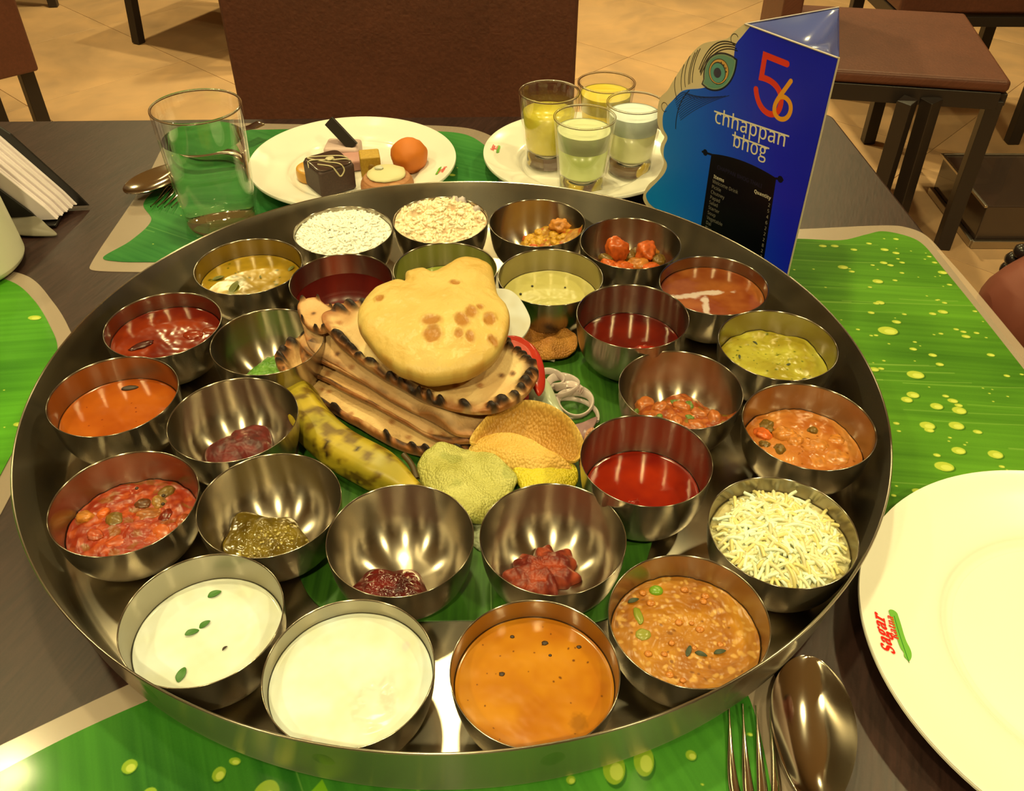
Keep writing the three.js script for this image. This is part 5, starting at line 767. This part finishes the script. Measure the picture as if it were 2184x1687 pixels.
// ---------- left end: white cup and napkin holder ----------
{ const t = thing('white_cup', 'tall off white cup at the left edge of the table', 'cup', [-0.531, T + 0.0014, -0.737]);
  part('cup_body', lathe([[0, 0.002], [0.046, 0.001], [0.054, 0.002], [0.058, 0.007], [0.0585, 0.014], [0.056, 0.05], [0.0525, 0.10], [0.0535, 0.114], [0.0525, 0.1155], [0.0505, 0.114], [0.0495, 0.10], [0.053, 0.05], [0.055, 0.014], [0.05, 0.006], [0, 0.005]], 80, 110), plain(P(226, 200, 130, 2.2), 0.3), t);
  part('cup_handle', tube([[0.0535, 0.094, 0.0], [0.066, 0.094, -0.006], [0.073, 0.078, -0.010], [0.070, 0.055, -0.010], [0.0555, 0.045, -0.004]].map(([a, b, c]) => [a * 0.2 - 0.0, b, -a]), 0.005, 30, 10), plain(P(226, 200, 130, 2.2), 0.3), t); }
{ const pl = [-0.4615, -0.842];
  const tri = (x0, h, off, th, y0, bend = 0) => { const s = new THREE.Shape([[0, 0], [-0.008, 0.014], [-0.052, 0.080 * h], [-0.085, 0.112 * h], [-0.105, 0.120 * h], [-0.125, 0.112 * h], [-0.158, 0.080 * h], [-0.205, 0.012], [-0.212, 0]].map(([a, b]) => new THREE.Vector2(a + x0, b + y0))); const g = new THREE.ExtrudeGeometry(s, { depth: th, bevelEnabled: true, bevelSize: 0.0006, bevelThickness: 0.0006, bevelSegments: 1, curveSegments: 6 }); g.translate(0, 0, off); return g; };
  const t = thing('napkin_holder', 'dark metal napkin holder at the back left corner of the table', 'napkin holder', [pl[0], T + 0.001, pl[1]], 0.10);
  part('back_plate', tri(0.010, 1.02, -0.018, 0.0014, 0.003), blackMetal, t);
  part('front_plate', tri(-0.026, 0.86, 0.019, 0.0014, 0.003), blackMetal, t);
  part('base_plate', box(0.20, 0.003, 0.045, 0.001, -0.112, 0.0018, 0.002), blackMetal, t);
  part('front_tongue', slab({ rim: [[-0.062, 0.012, 0.021], [-0.030, 0.012, 0.021], [-0.016, 0.006, 0.032], [-0.006, 0.0012, 0.042], [-0.022, 0.0014, 0.0435], [-0.048, 0.003, 0.040], [-0.070, 0.008, 0.032]], top: 0.0008, bot: 0.0008, k: 6, nR: 8, nT: 50 }), plain([0.16, 0.14, 0.11], 0.5), t, 'grey metal tongue');
  part('hinge_bead', lump(0.007, 0.009, 0.005, 0.05, 1, 1, 3).translate(-0.064, 0.036, 0.024), plain(P(216, 190, 150), 0.4), t);
  const np = plain(P(240, 212, 166, 1.5), 0.85);
  for (let i = 0; i < 9; i++) { const n = part('paper_napkin', tri(-0.001 - 0.0014 * i - 0.0015 * (i % 2), 0.99 - 0.008 * i, 0, 0.0022, 0.006), np); n.position.set(pl[0], T + 0.001, pl[1]); n.rotation.y = 0.10; n.translateZ(-0.0155 + i * 0.0038); tag(n, 'folded cream paper napkin standing in the dark holder with the others', 'napkin', 'paper napkins in the holder'); } }

// ---------- the blue menu card: a three sided standing column with a die cut wing ----------
{
  const A = [0.19098, -0.7587], B = [0.24552, -0.68], C = [0.27967, -0.80306], H = 0.2236;
  const yaw = Math.atan2(-(B[1] - A[1]), B[0] - A[0]);   // the front face runs along local +x
  const t = thing('menu_card', 'blue standing menu card with a peacock feather and the number 56', 'menu card', [A[0], T + 0.0012, A[1]], yaw);
  const L = Math.hypot(B[0] - A[0], B[1] - A[1]);
  const lc = (p) => { const dx = p[0] - A[0], dz = p[1] - A[1], c = Math.cos(yaw), s = Math.sin(yaw); return [dx * c - dz * s, dx * s + dz * c]; };
  const cl = lc(C);
  const blue = [[L, 0.0015], [L, H], [0.0063, H], [-0.0004, 0.2141], [-0.0056, 0.2062], [-0.0057, 0.1972], [-0.0048, 0.1855], [-0.0132, 0.1728], [-0.0365, 0.1592], [-0.0591, 0.1498], [-0.0708, 0.1371], [-0.0788, 0.1268], [-0.0818, 0.1175], [-0.0794, 0.1066], [-0.0722, 0.0998], [-0.0751, 0.0891], [-0.0742, 0.0797], [-0.0684, 0.0736], [-0.0702, 0.064], [-0.0785, 0.0515], [-0.0885, 0.0385], [-0.093, 0.0298], [-0.0869, 0.0234], [-0.0739, 0.0215], [-0.05, 0.019], [-0.03, 0.010], [-0.02, 0.0015]];
  const outl = [[L + 0.0012, 0], [L + 0.0012, H + 0.001], [0, H + 0.001], [-0.0112, 0.2142], [-0.0169, 0.2077], [-0.0307, 0.2019], [-0.0454, 0.1947], [-0.0586, 0.1798], [-0.0729, 0.1564], [-0.0802, 0.143], [-0.0885, 0.1336], [-0.0905, 0.1214], [-0.0883, 0.1082], [-0.0818, 0.101], [-0.0772, 0.0979], [-0.0806, 0.0895], [-0.0801, 0.0824], [-0.0741, 0.0749], [-0.0748, 0.0671], [-0.0811, 0.0545], [-0.0913, 0.0426], [-0.0973, 0.0295], [-0.0962, 0.022], [-0.0877, 0.0175], [-0.0759, 0.0165], [-0.05, 0.014], [-0.03, 0.004], [-0.02, 0]];
  const smoothOutline = (pts, n) => { const c = new THREE.SplineCurve(pts.slice(2).map((p) => new THREE.Vector2(...p))); return [new THREE.Vector2(...pts[0]), new THREE.Vector2(...pts[1]), ...c.getPoints(n)]; };
  const S = 6000, x0 = -0.105, w = Math.round(0.205 * S), h = Math.round(0.228 * S);
  const q = (s, y) => [(s - x0) * S, h - y * S];
  const feather = (g, onFilm) => {
    g.lineCap = 'round';
    g.strokeStyle = onFilm ? '#15120f' : '#06103a'; const fr = [[-0.0066, 0.2059, -0.035, 0.208, -0.044, 0.1737], [-0.006, 0.2045, -0.034, 0.2055, -0.0425, 0.172], [-0.0045, 0.203, -0.0325, 0.203, -0.0418, 0.171], [-0.003, 0.2015, -0.031, 0.201, -0.041, 0.1695], [-0.046, 0.191, -0.053, 0.175, -0.050, 0.160], [-0.0485, 0.189, -0.0560, 0.172, -0.053, 0.158], [-0.0515, 0.186, -0.0575, 0.170, -0.0545, 0.157], [-0.057, 0.182, -0.0635, 0.166, -0.058, 0.1535], [-0.063, 0.172, -0.0665, 0.160, -0.062, 0.149], [-0.0715, 0.160, -0.0740, 0.148, -0.066, 0.139]];
    fr.forEach(([a, b, c, d, e, f], i) => { g.lineWidth = 2.5 + (i < 4 ? 3.5 : 2.5); g.beginPath(); g.moveTo(...q(a, b)); g.quadraticCurveTo(...q(c, d), ...q(e, f)); g.stroke(); });
    g.lineWidth = 4; for (const [cx, cy] of [[-0.0085, 0.2095], [-0.0815, 0.1265]]) { g.beginPath(); g.arc(...q(cx, cy), 0.0042 * S, 0.6, 5.6); g.stroke(); }
  };
  const peacock = (g) => {
    // peacock eye
    g.save(); g.translate(...q(-0.0215, 0.178)); g.rotate(-0.62); const u = S / 1000;
    const eye = (a, b, c, dx = 0) => { g.fillStyle = c; g.beginPath(); g.moveTo(-a * u + dx, 0); g.bezierCurveTo(-a * 0.6 * u + dx, -b * 1.3 * u, a * 0.55 * u + dx, -b * 1.3 * u, a * 1.35 * u + dx, -2 * u); g.bezierCurveTo(a * 0.75 * u + dx, b * 1.3 * u, -a * 0.6 * u + dx, b * 1.3 * u, -a * 1.2 * u + dx, 3 * u); g.fill(); };
    eye(19.5, 15.5, '#0a1030'); eye(18, 14, '#7fa184'); eye(16.6, 12.8, '#5f9c8c');
    const el = (x, y, a, b, c, k) => { g.fillStyle = c; g.beginPath(); g.ellipse(x * u, y * u, a * u, b * u, k ?? 0, 0, 7); g.fill(); };
    el(1, 0, 12.3, 10.6, '#1d1a20'); el(1, 0, 11.6, 10, '#e2b05a'); el(0, 0.4, 9.4, 8.8, '#1d1a20'); el(-0.4, 0.6, 8.6, 8.2, '#4fa3a0'); el(-0.8, 0.4, 4.6, 4.2, '#0b1a4a'); el(-2.8, 2, 2, 1.8, '#0b1a4a'); for (const [x, y] of [[9, -3], [10.3, 0], [9.6, 3], [7, -6]]) el(x, y, 0.7, 0.7, '#3a2a12');
    g.restore();
  };
  // film: the clear laminate, with the loose barbs of the feather printed on it
  const filmTex = canvasTex(w, h, (g) => { g.fillStyle = '#e9dab2'; g.fillRect(0, 0, w, h); feather(g, true); peacock(g); });
  const planeUV = (g) => { const p = g.attributes.position, uv = []; for (let i = 0; i < p.count; i++) uv.push((p.getX(i) - x0) / 0.205, p.getY(i) / 0.228); g.setAttribute('uv', new THREE.Float32BufferAttribute(uv, 2)); return g; };
  const ext = (pts, d, z) => { const g = new THREE.ExtrudeGeometry(new THREE.Shape(pts), { depth: d, bevelEnabled: false }); g.translate(0, 0, z); return planeUV(g); };
  part('laminate_wing', ext(smoothOutline(outl, 140), 0.0008, 0.0002), M({ map: filmTex, roughness: 0.22, transparent: true, opacity: 0.84 }), t, 'pale translucent laminate border');
  const frontTex = canvasTex(w, h, (g) => {
    const gr = g.createLinearGradient(...q(-0.09, 0.06), ...q(0.096, 0.15)); gr.addColorStop(0, css(P(0, 104, 165, 2.4))); gr.addColorStop(0.4, css(P(6, 72, 152, 2.4))); gr.addColorStop(0.8, css(P(14, 20, 116, 2.8))); gr.addColorStop(1, css(P(10, 16, 110, 2.8)));
    g.fillStyle = gr; g.fillRect(0, 0, w, h);
    peacock(g);
    feather(g, false);
    g.strokeStyle = '#071440'; g.lineWidth = 4; g.globalAlpha = 0.7; for (let i = 0; i < 12; i++) { g.beginPath(); g.moveTo(...q(-0.004 - i * 0.004, 0.163 - i * 0.0016)); g.quadraticCurveTo(...q(-0.035 - i * 0.002, 0.146 + i * 0.0008), ...q(-0.058 - i * 0.001, 0.122 + i * 0.0015)); g.stroke(); } g.globalAlpha = 1;
    g.beginPath(); g.lineWidth = 6; g.moveTo(...q(-0.052, 0.152)); g.quadraticCurveTo(...q(-0.066, 0.136), ...q(-0.063, 0.112)); g.stroke();
    // 56
    const stroke = (c, lw, f) => { g.strokeStyle = c; g.lineWidth = lw * S; g.lineCap = 'round'; g.lineJoin = 'miter'; g.beginPath(); f(); g.stroke(); };
    stroke('#df3a22', 0.0052, () => { g.moveTo(...q(0.0505, 0.2064)); g.lineTo(...q(0.027, 0.2066)); g.lineTo(...q(0.0274, 0.1885)); g.bezierCurveTo(...q(0.046, 0.191), ...q(0.0545, 0.181), ...q(0.0518, 0.1700)); g.bezierCurveTo(...q(0.0485, 0.1585), ...q(0.030, 0.1600), ...q(0.0240, 0.1775)); });
    stroke('#eba127', 0.0040, () => { g.moveTo(...q(0.0576, 0.1948)); g.lineTo(...q(0.0486, 0.1775)); g.bezierCurveTo(...q(0.0432, 0.166), ...q(0.0500, 0.1615), ...q(0.0555, 0.1625)); g.bezierCurveTo(...q(0.0640, 0.164), ...q(0.0660, 0.176), ...q(0.0590, 0.1795)); g.bezierCurveTo(...q(0.054, 0.182), ...q(0.050, 0.180), ...q(0.0486, 0.1775)); });
    // name, in letters that hang from a line
    const word = (txt, s, y, W, size, slope) => { g.save(); g.translate(...q(s, y)); g.rotate(-slope); g.fillStyle = '#e9e4cc'; g.font = size * S + 'px sans-serif'; const k = (W * S) / g.measureText(txt).width; g.scale(k, 1); g.fillText(txt, 0, 0); g.scale(1 / k, 1); g.fillRect(-0.001 * S, -0.0106 * S, W * S + 0.003 * S, 0.0014 * S); g.restore(); };
    word('chhappan', -0.0165, 0.1345, 0.083, 0.0178, 0.088); word('bhog', 0.0085, 0.1215, 0.040, 0.0178, 0.075);
    // scroll with the list
    g.fillStyle = '#050410'; g.beginPath(); g.moveTo(...q(-0.0137, 0.1055)); g.quadraticCurveTo(...q(0.022, 0.117), ...q(0.0631, 0.1128)); g.lineTo(...q(0.0705, 0.0)); g.lineTo(...q(-0.0125, 0.0)); g.closePath(); g.fill();
    g.strokeStyle = '#03081f'; g.lineWidth = 12; for (const [a, b, c, d] of [[-0.025, 0.1033, -0.0137, 0.1048], [0.0631, 0.1125, 0.070, 0.1140]]) { g.beginPath(); g.moveTo(...q(a, b)); g.lineTo(...q(c, d)); g.stroke(); } g.fillStyle = '#03081f'; for (const p of [[-0.0215, 0.1038], [0.0675, 0.1135]]) { g.beginPath(); g.arc(...q(...p), 18, 0, 7); g.fill(); }
    const line = (txt, s, y, size, c, bold) => { g.save(); g.translate(...q(s, y)); g.rotate(-0.06); g.fillStyle = c; g.font = (bold ? 'bold ' : '') + size * S + 'px sans-serif'; g.fillText(txt, 0, 0); g.restore(); };
    line('CHAPPAN BHOG THALI', -0.0045, 0.0945, 0.0053, '#2b2a4e'); line('Items', -0.0068, 0.0845, 0.0048, '#d8d4c0', true); line('Quantity', 0.0425, 0.0905, 0.0046, '#d8d4c0', true);
    ['Welcome Drink', 'Pickle', 'Chutney', 'Papad', 'Salad', 'Starter', 'Soup', 'Vegetable', 'Dal', 'Rice'].forEach((s, i) => line(s, -0.0072, 0.0795 - i * 0.00535, 0.0047, '#8f8d84'));
    ['2', '5', '4', '6', '2', '2', '2', '8', '2', '3', '1'].forEach((s, i) => line(s, 0.0605 + i * 0.0003, 0.0850 - i * 0.0056, 0.0044, '#a9a698'));
  });
  part('printed_front', ext(smoothOutline(blue, 140), 0.0010, 0.0006), M({ map: frontTex, roughness: 0.4, specularIntensity: 0.4, clearcoat: 0.12, clearcoatRoughness: 0.2 }), t, 'deep blue printed front');
  const bl = plain(P(12, 18, 80), 0.35);
  const wallGeo = (a, b) => { const g = box(Math.hypot(b[0] - a[0], b[1] - a[1]), H, 0.0011, 0.0004); g.rotateY(-Math.atan2(b[1] - a[1], b[0] - a[0])); g.translate((a[0] + b[0]) / 2, H / 2, (a[1] + b[1]) / 2); return g; };
  part('side_panel', wallGeo([L, 0], cl), bl, t); part('side_panel', wallGeo([0.0005, -0.0006], cl), bl, t);
  { // glossy film drawn over the open top, sagging a little
    const n = 24, pos = [], idx = [], uv = [], id = (i, j) => i * (n + 1) - (i * (i - 1)) / 2 + j;
    for (let i = 0; i <= n; i++) for (let j = 0; j <= n - i; j++) { const a = i / n, b = j / n, c = 1 - a - b, x = L * a + cl[0] * b, z = cl[1] * b; pos.push(x, H - 0.10 * a * b * c * 3 + 0.003 * Math.sin(7 * a + 3 * b) * a * b, z); uv.push(a, b); }
    for (let i = 0; i < n; i++) for (let j = 0; j < n - i; j++) { idx.push(id(i, j), id(i + 1, j), id(i, j + 1)); if (j < n - i - 1) idx.push(id(i + 1, j), id(i + 1, j + 1), id(i, j + 1)); }
    part('top_film', meshFrom(pos, idx, null, uv), M({ color: C3(P(96, 104, 138)), roughness: 0.16, clearcoat: 1, clearcoatRoughness: 0.06, side: THREE.DoubleSide }), t, 'shiny clear film over the open top'); }
  part('edge_binding', mergeGeometries([tube([[0, H + 0.0006, 0.0012], [L * 0.5, H + 0.0006, 0.0014], [L, H + 0.0006, 0.0012]], 0.0007, 20, 6), tube([[0, H + 0.0006, 0], [cl[0] * 0.5, H + 0.0006, cl[1] * 0.5], [cl[0], H + 0.0006, cl[1]]], 0.0006, 20, 6), tube([[L + 0.0006, H, 0.0008], [L + 0.0008, H * 0.5, 0.0012], [L + 0.0005, 0.002, 0.0008]], 0.0006, 30, 6)]), plain(P(226, 200, 150), 0.4), t);
}

// ---------- chairs ----------
// local: seat centre at x = z = 0, the sitter faces -z, backrest at +z
function chair(label, pos, turn, o = {}) {
  const t = thing('dining_chair', label, 'chair', pos, turn, o.group), W = o.w ?? 0.47, D = o.d ?? 0.46, sh = 0.45, th = o.thick ?? 0.05, bh = o.back ?? 1.0, fl = o.flare ?? 0.0;
  const uvBox = (g) => { const p = g.attributes.position, n = g.attributes.normal, uv = []; for (let i = 0; i < p.count; i++) { const a = Math.abs(n.getY(i)) > 0.6; uv.push(p.getX(i) / 0.4 + 0.31, (a ? p.getZ(i) : p.getY(i)) / 0.4 + (Math.abs(n.getX(i)) > 0.6 ? p.getZ(i) / 0.4 : 0)); } g.setAttribute('uv', new THREE.Float32BufferAttribute(uv, 2)); return g; };
  part('seat', uvBox(box(W, th, D, 0.012, 0, sh - th / 2, 0, 4)), leather, t);
  const b = box(W, bh - sh + 0.10, 0.045, 0.008, 0, (bh + sh - 0.10) / 2, 0, 4); b.translate(0, 0, D / 2 + 0.02); part('backrest', uvBox(b), leather, t);
  part('seat_frame', mergeGeometries([bar([-W / 2 + 0.015, sh - th - 0.02, -D / 2 + 0.015], [W / 2 - 0.015, sh - th - 0.02, -D / 2 + 0.015], 0.028, 0.04), bar([-W / 2 + 0.015, sh - th - 0.02, D / 2 - 0.015], [W / 2 - 0.015, sh - th - 0.02, D / 2 - 0.015], 0.028, 0.04), bar([-W / 2 + 0.015, sh - th - 0.02, -D / 2 + 0.015], [-W / 2 + 0.015, sh - th - 0.02, D / 2 - 0.015], 0.028, 0.04), bar([W / 2 - 0.015, sh - th - 0.02, -D / 2 + 0.015], [W / 2 - 0.015, sh - th - 0.02, D / 2 - 0.015], 0.028, 0.04)]), chairMetal, t);
  for (const [x, z] of [[-1, -1], [1, -1], [-1, 1], [1, 1]]) part('leg', bar([x * (W / 2 - 0.02), sh - 0.05, z * (D / 2 - 0.02)], [x * (W / 2 - 0.02 + fl), 0.002, z * (D / 2 - 0.02 + fl)], 0.036), chairMetal, t);
  return t;
}
chair('brown leather chair pushed in at the far side of the table, straight across', [-0.157, 0, -1.045], Math.PI, { w: 0.492, back: 1.02 });
chair('brown leather chair in the top left corner, its dark leg running down to the table', [-1.625, 0, -2.385], 0.76, { w: 0.50, d: 0.48 });
chair('chair at the top edge whose two dark legs stand left of the middle chair', [-1.09, 0, -3.72], 1.12, { w: 0.54, d: 0.62, flare: 0.02 });
chair('farthest chair at the top left, of which one dark leg tip shows', [-2.25, 0, -4.25], 0.15);
{ // the chair on the right, seen from above: seat, low frame and doubled legs
  const t = chair('brown leather chair beyond the menu card on the right, its wide seat seen from above', [0.945, 0, -2.33], -Math.PI / 2 - 0.17, { w: 0.51, d: 0.50, thick: 0.03 });
  part('leg', bar([0.925 - 0.945, 0.40, -2.05 + 2.33], [0.95 - 0.945, 0.003, -2.11 + 2.33], 0.036).applyMatrix4(new THREE.Matrix4().makeRotationY(Math.PI / 2 + 0.17)), chairMetal, t);
  part('leg', bar([0.985 - 0.945, 0.40, -2.06 + 2.33], [1.02 - 0.945, 0.003, -2.12 + 2.33], 0.036).applyMatrix4(new THREE.Matrix4().makeRotationY(Math.PI / 2 + 0.17)), chairMetal, t);
}
chair('chair in the top right corner behind the wide seat, its rail and feet in view', [1.363, 0, -2.90], Math.PI, { w: 0.50, d: 0.42 });
{ const t = thing('low_plinth', 'low dark glossy plinth with pale steel edging on the floor at the right', 'plinth', [0, 0, 0]);
  part('plinth_body', box(1.0, 0.115, 0.30, 0.004, 1.715, 0.0595, -2.215), plain([0.05, 0.032, 0.026], 0.14, { clearcoat: 0.6 }), t);
  part('steel_edging', mergeGeometries([bar([1.208, 0.01, -2.06], [1.208, 0.01, -2.365], 0.012, 0.02), bar([1.205, 0.012, -2.056], [2.215, 0.012, -2.056], 0.022, 0.012), bar([1.205, 0.118, -2.365], [2.215, 0.118, -2.365], 0.008), bar([1.21, 0.118, -2.06], [1.21, 0.118, -2.365], 0.008)]), steelDull, t); }

// ---------- the person at the right edge, of whom only a bent arm is in the picture ----------
{
  function body(bones, cell, k) {
    const lo = V(9, 9, 9), hi = V(-9, -9, -9); for (const [a, b, r, s] of bones) for (const [p, q] of [[a, r], [b, s]]) { lo.min(V(p[0] - q, p[1] - q, p[2] - q)); hi.max(V(p[0] + q, p[1] + q, p[2] + q)); }
    lo.subScalar(cell * 3); hi.addScalar(cell * 3); const size = Math.max(hi.x - lo.x, hi.y - lo.y, hi.z - lo.z), res = Math.ceil(size / cell), c = lo.clone().add(hi).multiplyScalar(0.5);
    const mc = new MarchingCubes(res, new THREE.MeshBasicMaterial(), false, false, 400000); mc.isolation = 0;
    const half = size / 2;
    for (let z = 0; z < res; z++) for (let y = 0; y < res; y++) for (let x = 0; x < res; x++) {
      const px = c.x + ((x - res / 2) / (res / 2)) * half, py = c.y + ((y - res / 2) / (res / 2)) * half, pz = c.z + ((z - res / 2) / (res / 2)) * half; let d = 9;
      for (const [a, b, r, s] of bones) {
        const bx = b[0] - a[0], by = b[1] - a[1], bz = b[2] - a[2], L = bx * bx + by * by + bz * bz || 1e-9, t = clamp(((px - a[0]) * bx + (py - a[1]) * by + (pz - a[2]) * bz) / L), q = Math.hypot(px - a[0] - bx * t, py - a[1] - by * t, pz - a[2] - bz * t) - (r + (s - r) * t);
        const hh = Math.max(k - Math.abs(d - q), 0) / k; d = Math.min(d, q) - hh * hh * k * 0.25;
      }
      mc.field[x + y * res + z * res * res] = -d;
    }
    mc.update(); const n = mc.count, pos = mc.positionArray.slice(0, n * 3);
    for (let i = 0; i < n * 3; i += 3) { pos[i] = c.x + pos[i] * half; pos[i + 1] = c.y + pos[i + 1] * half; pos[i + 2] = c.z + pos[i + 2] * half; }
    let g = new THREE.BufferGeometry(); g.setAttribute('position', new THREE.Float32BufferAttribute(pos, 3)); g = mergeVertices(g, 1e-4); g.computeVertexNormals(); return g;
  }
  const E = [0.530, 0.693, -0.752], Wr = [0.735, 0.755, -0.905], S = [0.84, 1.02, -0.58];
  const torso = [[[0.97, 0.53, -0.62], [0.96, 0.78, -0.62], 0.155, 0.135], [[0.96, 0.78, -0.62], [0.95, 0.98, -0.62], 0.135, 0.125], [[0.90, 1.02, -0.60], [0.96, 1.02, -0.42], 0.07, 0.07]];
  const arms = [[S, [0.655, 0.80, -0.68], 0.062, 0.054], [[0.655, 0.80, -0.68], E, 0.054, 0.047], [E, [0.60, 0.715, -0.80], 0.047, 0.050], [[0.60, 0.715, -0.80], Wr, 0.05, 0.032], [[0.96, 1.02, -0.42], [0.80, 0.82, -0.22], 0.055, 0.045], [[0.80, 0.82, -0.22], [0.62, 0.72, -0.30], 0.045, 0.03]];
  const head = [[[0.94, 1.08, -0.55], [0.92, 1.18, -0.55], 0.055, 0.055], [[0.91, 1.27, -0.55], [0.915, 1.31, -0.55], 0.082, 0.09], [[0.86, 1.235, -0.55], [0.90, 1.26, -0.55], 0.045, 0.06], [[0.822, 1.27, -0.55], [0.835, 1.285, -0.55], 0.012, 0.012]];
  const hand = [[Wr, [0.785, 0.768, -0.945], 0.028, 0.034]]; for (let i = 0; i < 4; i++) { const b = [0.80 + 0.012 * i, 0.760 + 0.004 * i, -0.975 + 0.014 * i]; hand.push([[0.79 + 0.008 * i, 0.768, -0.955 + 0.008 * i], b, 0.011, 0.0095], [b, [b[0] + 0.022, b[1] - 0.022 - 0.003 * i, b[2] - 0.016], 0.0095, 0.008]); } hand.push([[0.765, 0.772, -0.945], [0.755, 0.775, -0.985], 0.012, 0.009]);
  const legs = [[[0.95, 0.52, -0.72], [0.56, 0.53, -0.74], 0.085, 0.065], [[0.56, 0.53, -0.74], [0.58, 0.09, -0.72], 0.062, 0.042], [[0.58, 0.05, -0.72], [0.44, 0.035, -0.73], 0.04, 0.032], [[0.95, 0.52, -0.50], [0.56, 0.53, -0.48], 0.085, 0.065], [[0.56, 0.53, -0.48], [0.58, 0.09, -0.50], 0.062, 0.042], [[0.58, 0.05, -0.50], [0.44, 0.035, -0.49], 0.04, 0.032]];
  const t = thing('person', 'seated person at the right edge, only a bare arm with a dark bracelet showing', 'person');
  part('body', body([...torso, ...arms, ...head, ...hand, ...legs], 0.0125, 0.03), plain(P(150, 74, 42), 0.55), t);
  const cloth = plain(P(196, 160, 112), 0.85);
  part('shirt', body([...torso.map(([a, b, r, s]) => [a, b, r + 0.012, s + 0.012]), [S, [0.72, 0.88, -0.645], 0.074, 0.072], [[0.96, 1.02, -0.42], [0.86, 0.90, -0.29], 0.067, 0.064], [[0.80, 0.70, -0.66], [0.585, 0.655, -0.675], 0.07, 0.042]], 0.0125, 0.025), cloth, t);
  part('trousers', body(legs.filter((_, i) => i % 3 < 2).map(([a, b, r, s]) => [a, b, r + 0.012, s + 0.012]), 0.0125, 0.025), plain([0.03, 0.03, 0.045], 0.8), t);
  part('hair', body([[[0.935, 1.32, -0.55], [0.955, 1.27, -0.55], 0.093, 0.09], [[0.965, 1.22, -0.55], [0.975, 1.15, -0.55], 0.07, 0.05]], 0.011, 0.02), plain([0.012, 0.009, 0.008], 0.6), t);
  const beads = [], d = V(Wr[0] - E[0], Wr[1] - E[1], Wr[2] - E[2]).normalize(), c = V(0.562, 0.7035, -0.776), u = V(0, 1, 0).cross(d).normalize(), v = d.clone().cross(u); for (let i = 0; i < 22; i++) { const a = (i / 22) * 6.283, p = c.clone().addScaledVector(u, 0.054 * Math.cos(a)).addScaledVector(v, 0.054 * Math.sin(a)); const g = lump(0.0085, 0.0085, 0.0085, 0.1, 2, i, 2); g.translate(p.x, p.y, p.z); beads.push(g); }
  part('bracelet', mergeGeometries(beads), plain([0.02, 0.014, 0.014], 0.25), t, 'dark beaded bracelet');
}
chair('chair under the seated person, outside the picture on the right', [0.98, 0, -0.61], Math.PI / 2, { w: 0.46, d: 0.44, back: 0.92 });

shade(scene);
renderer.render(scene, camera);
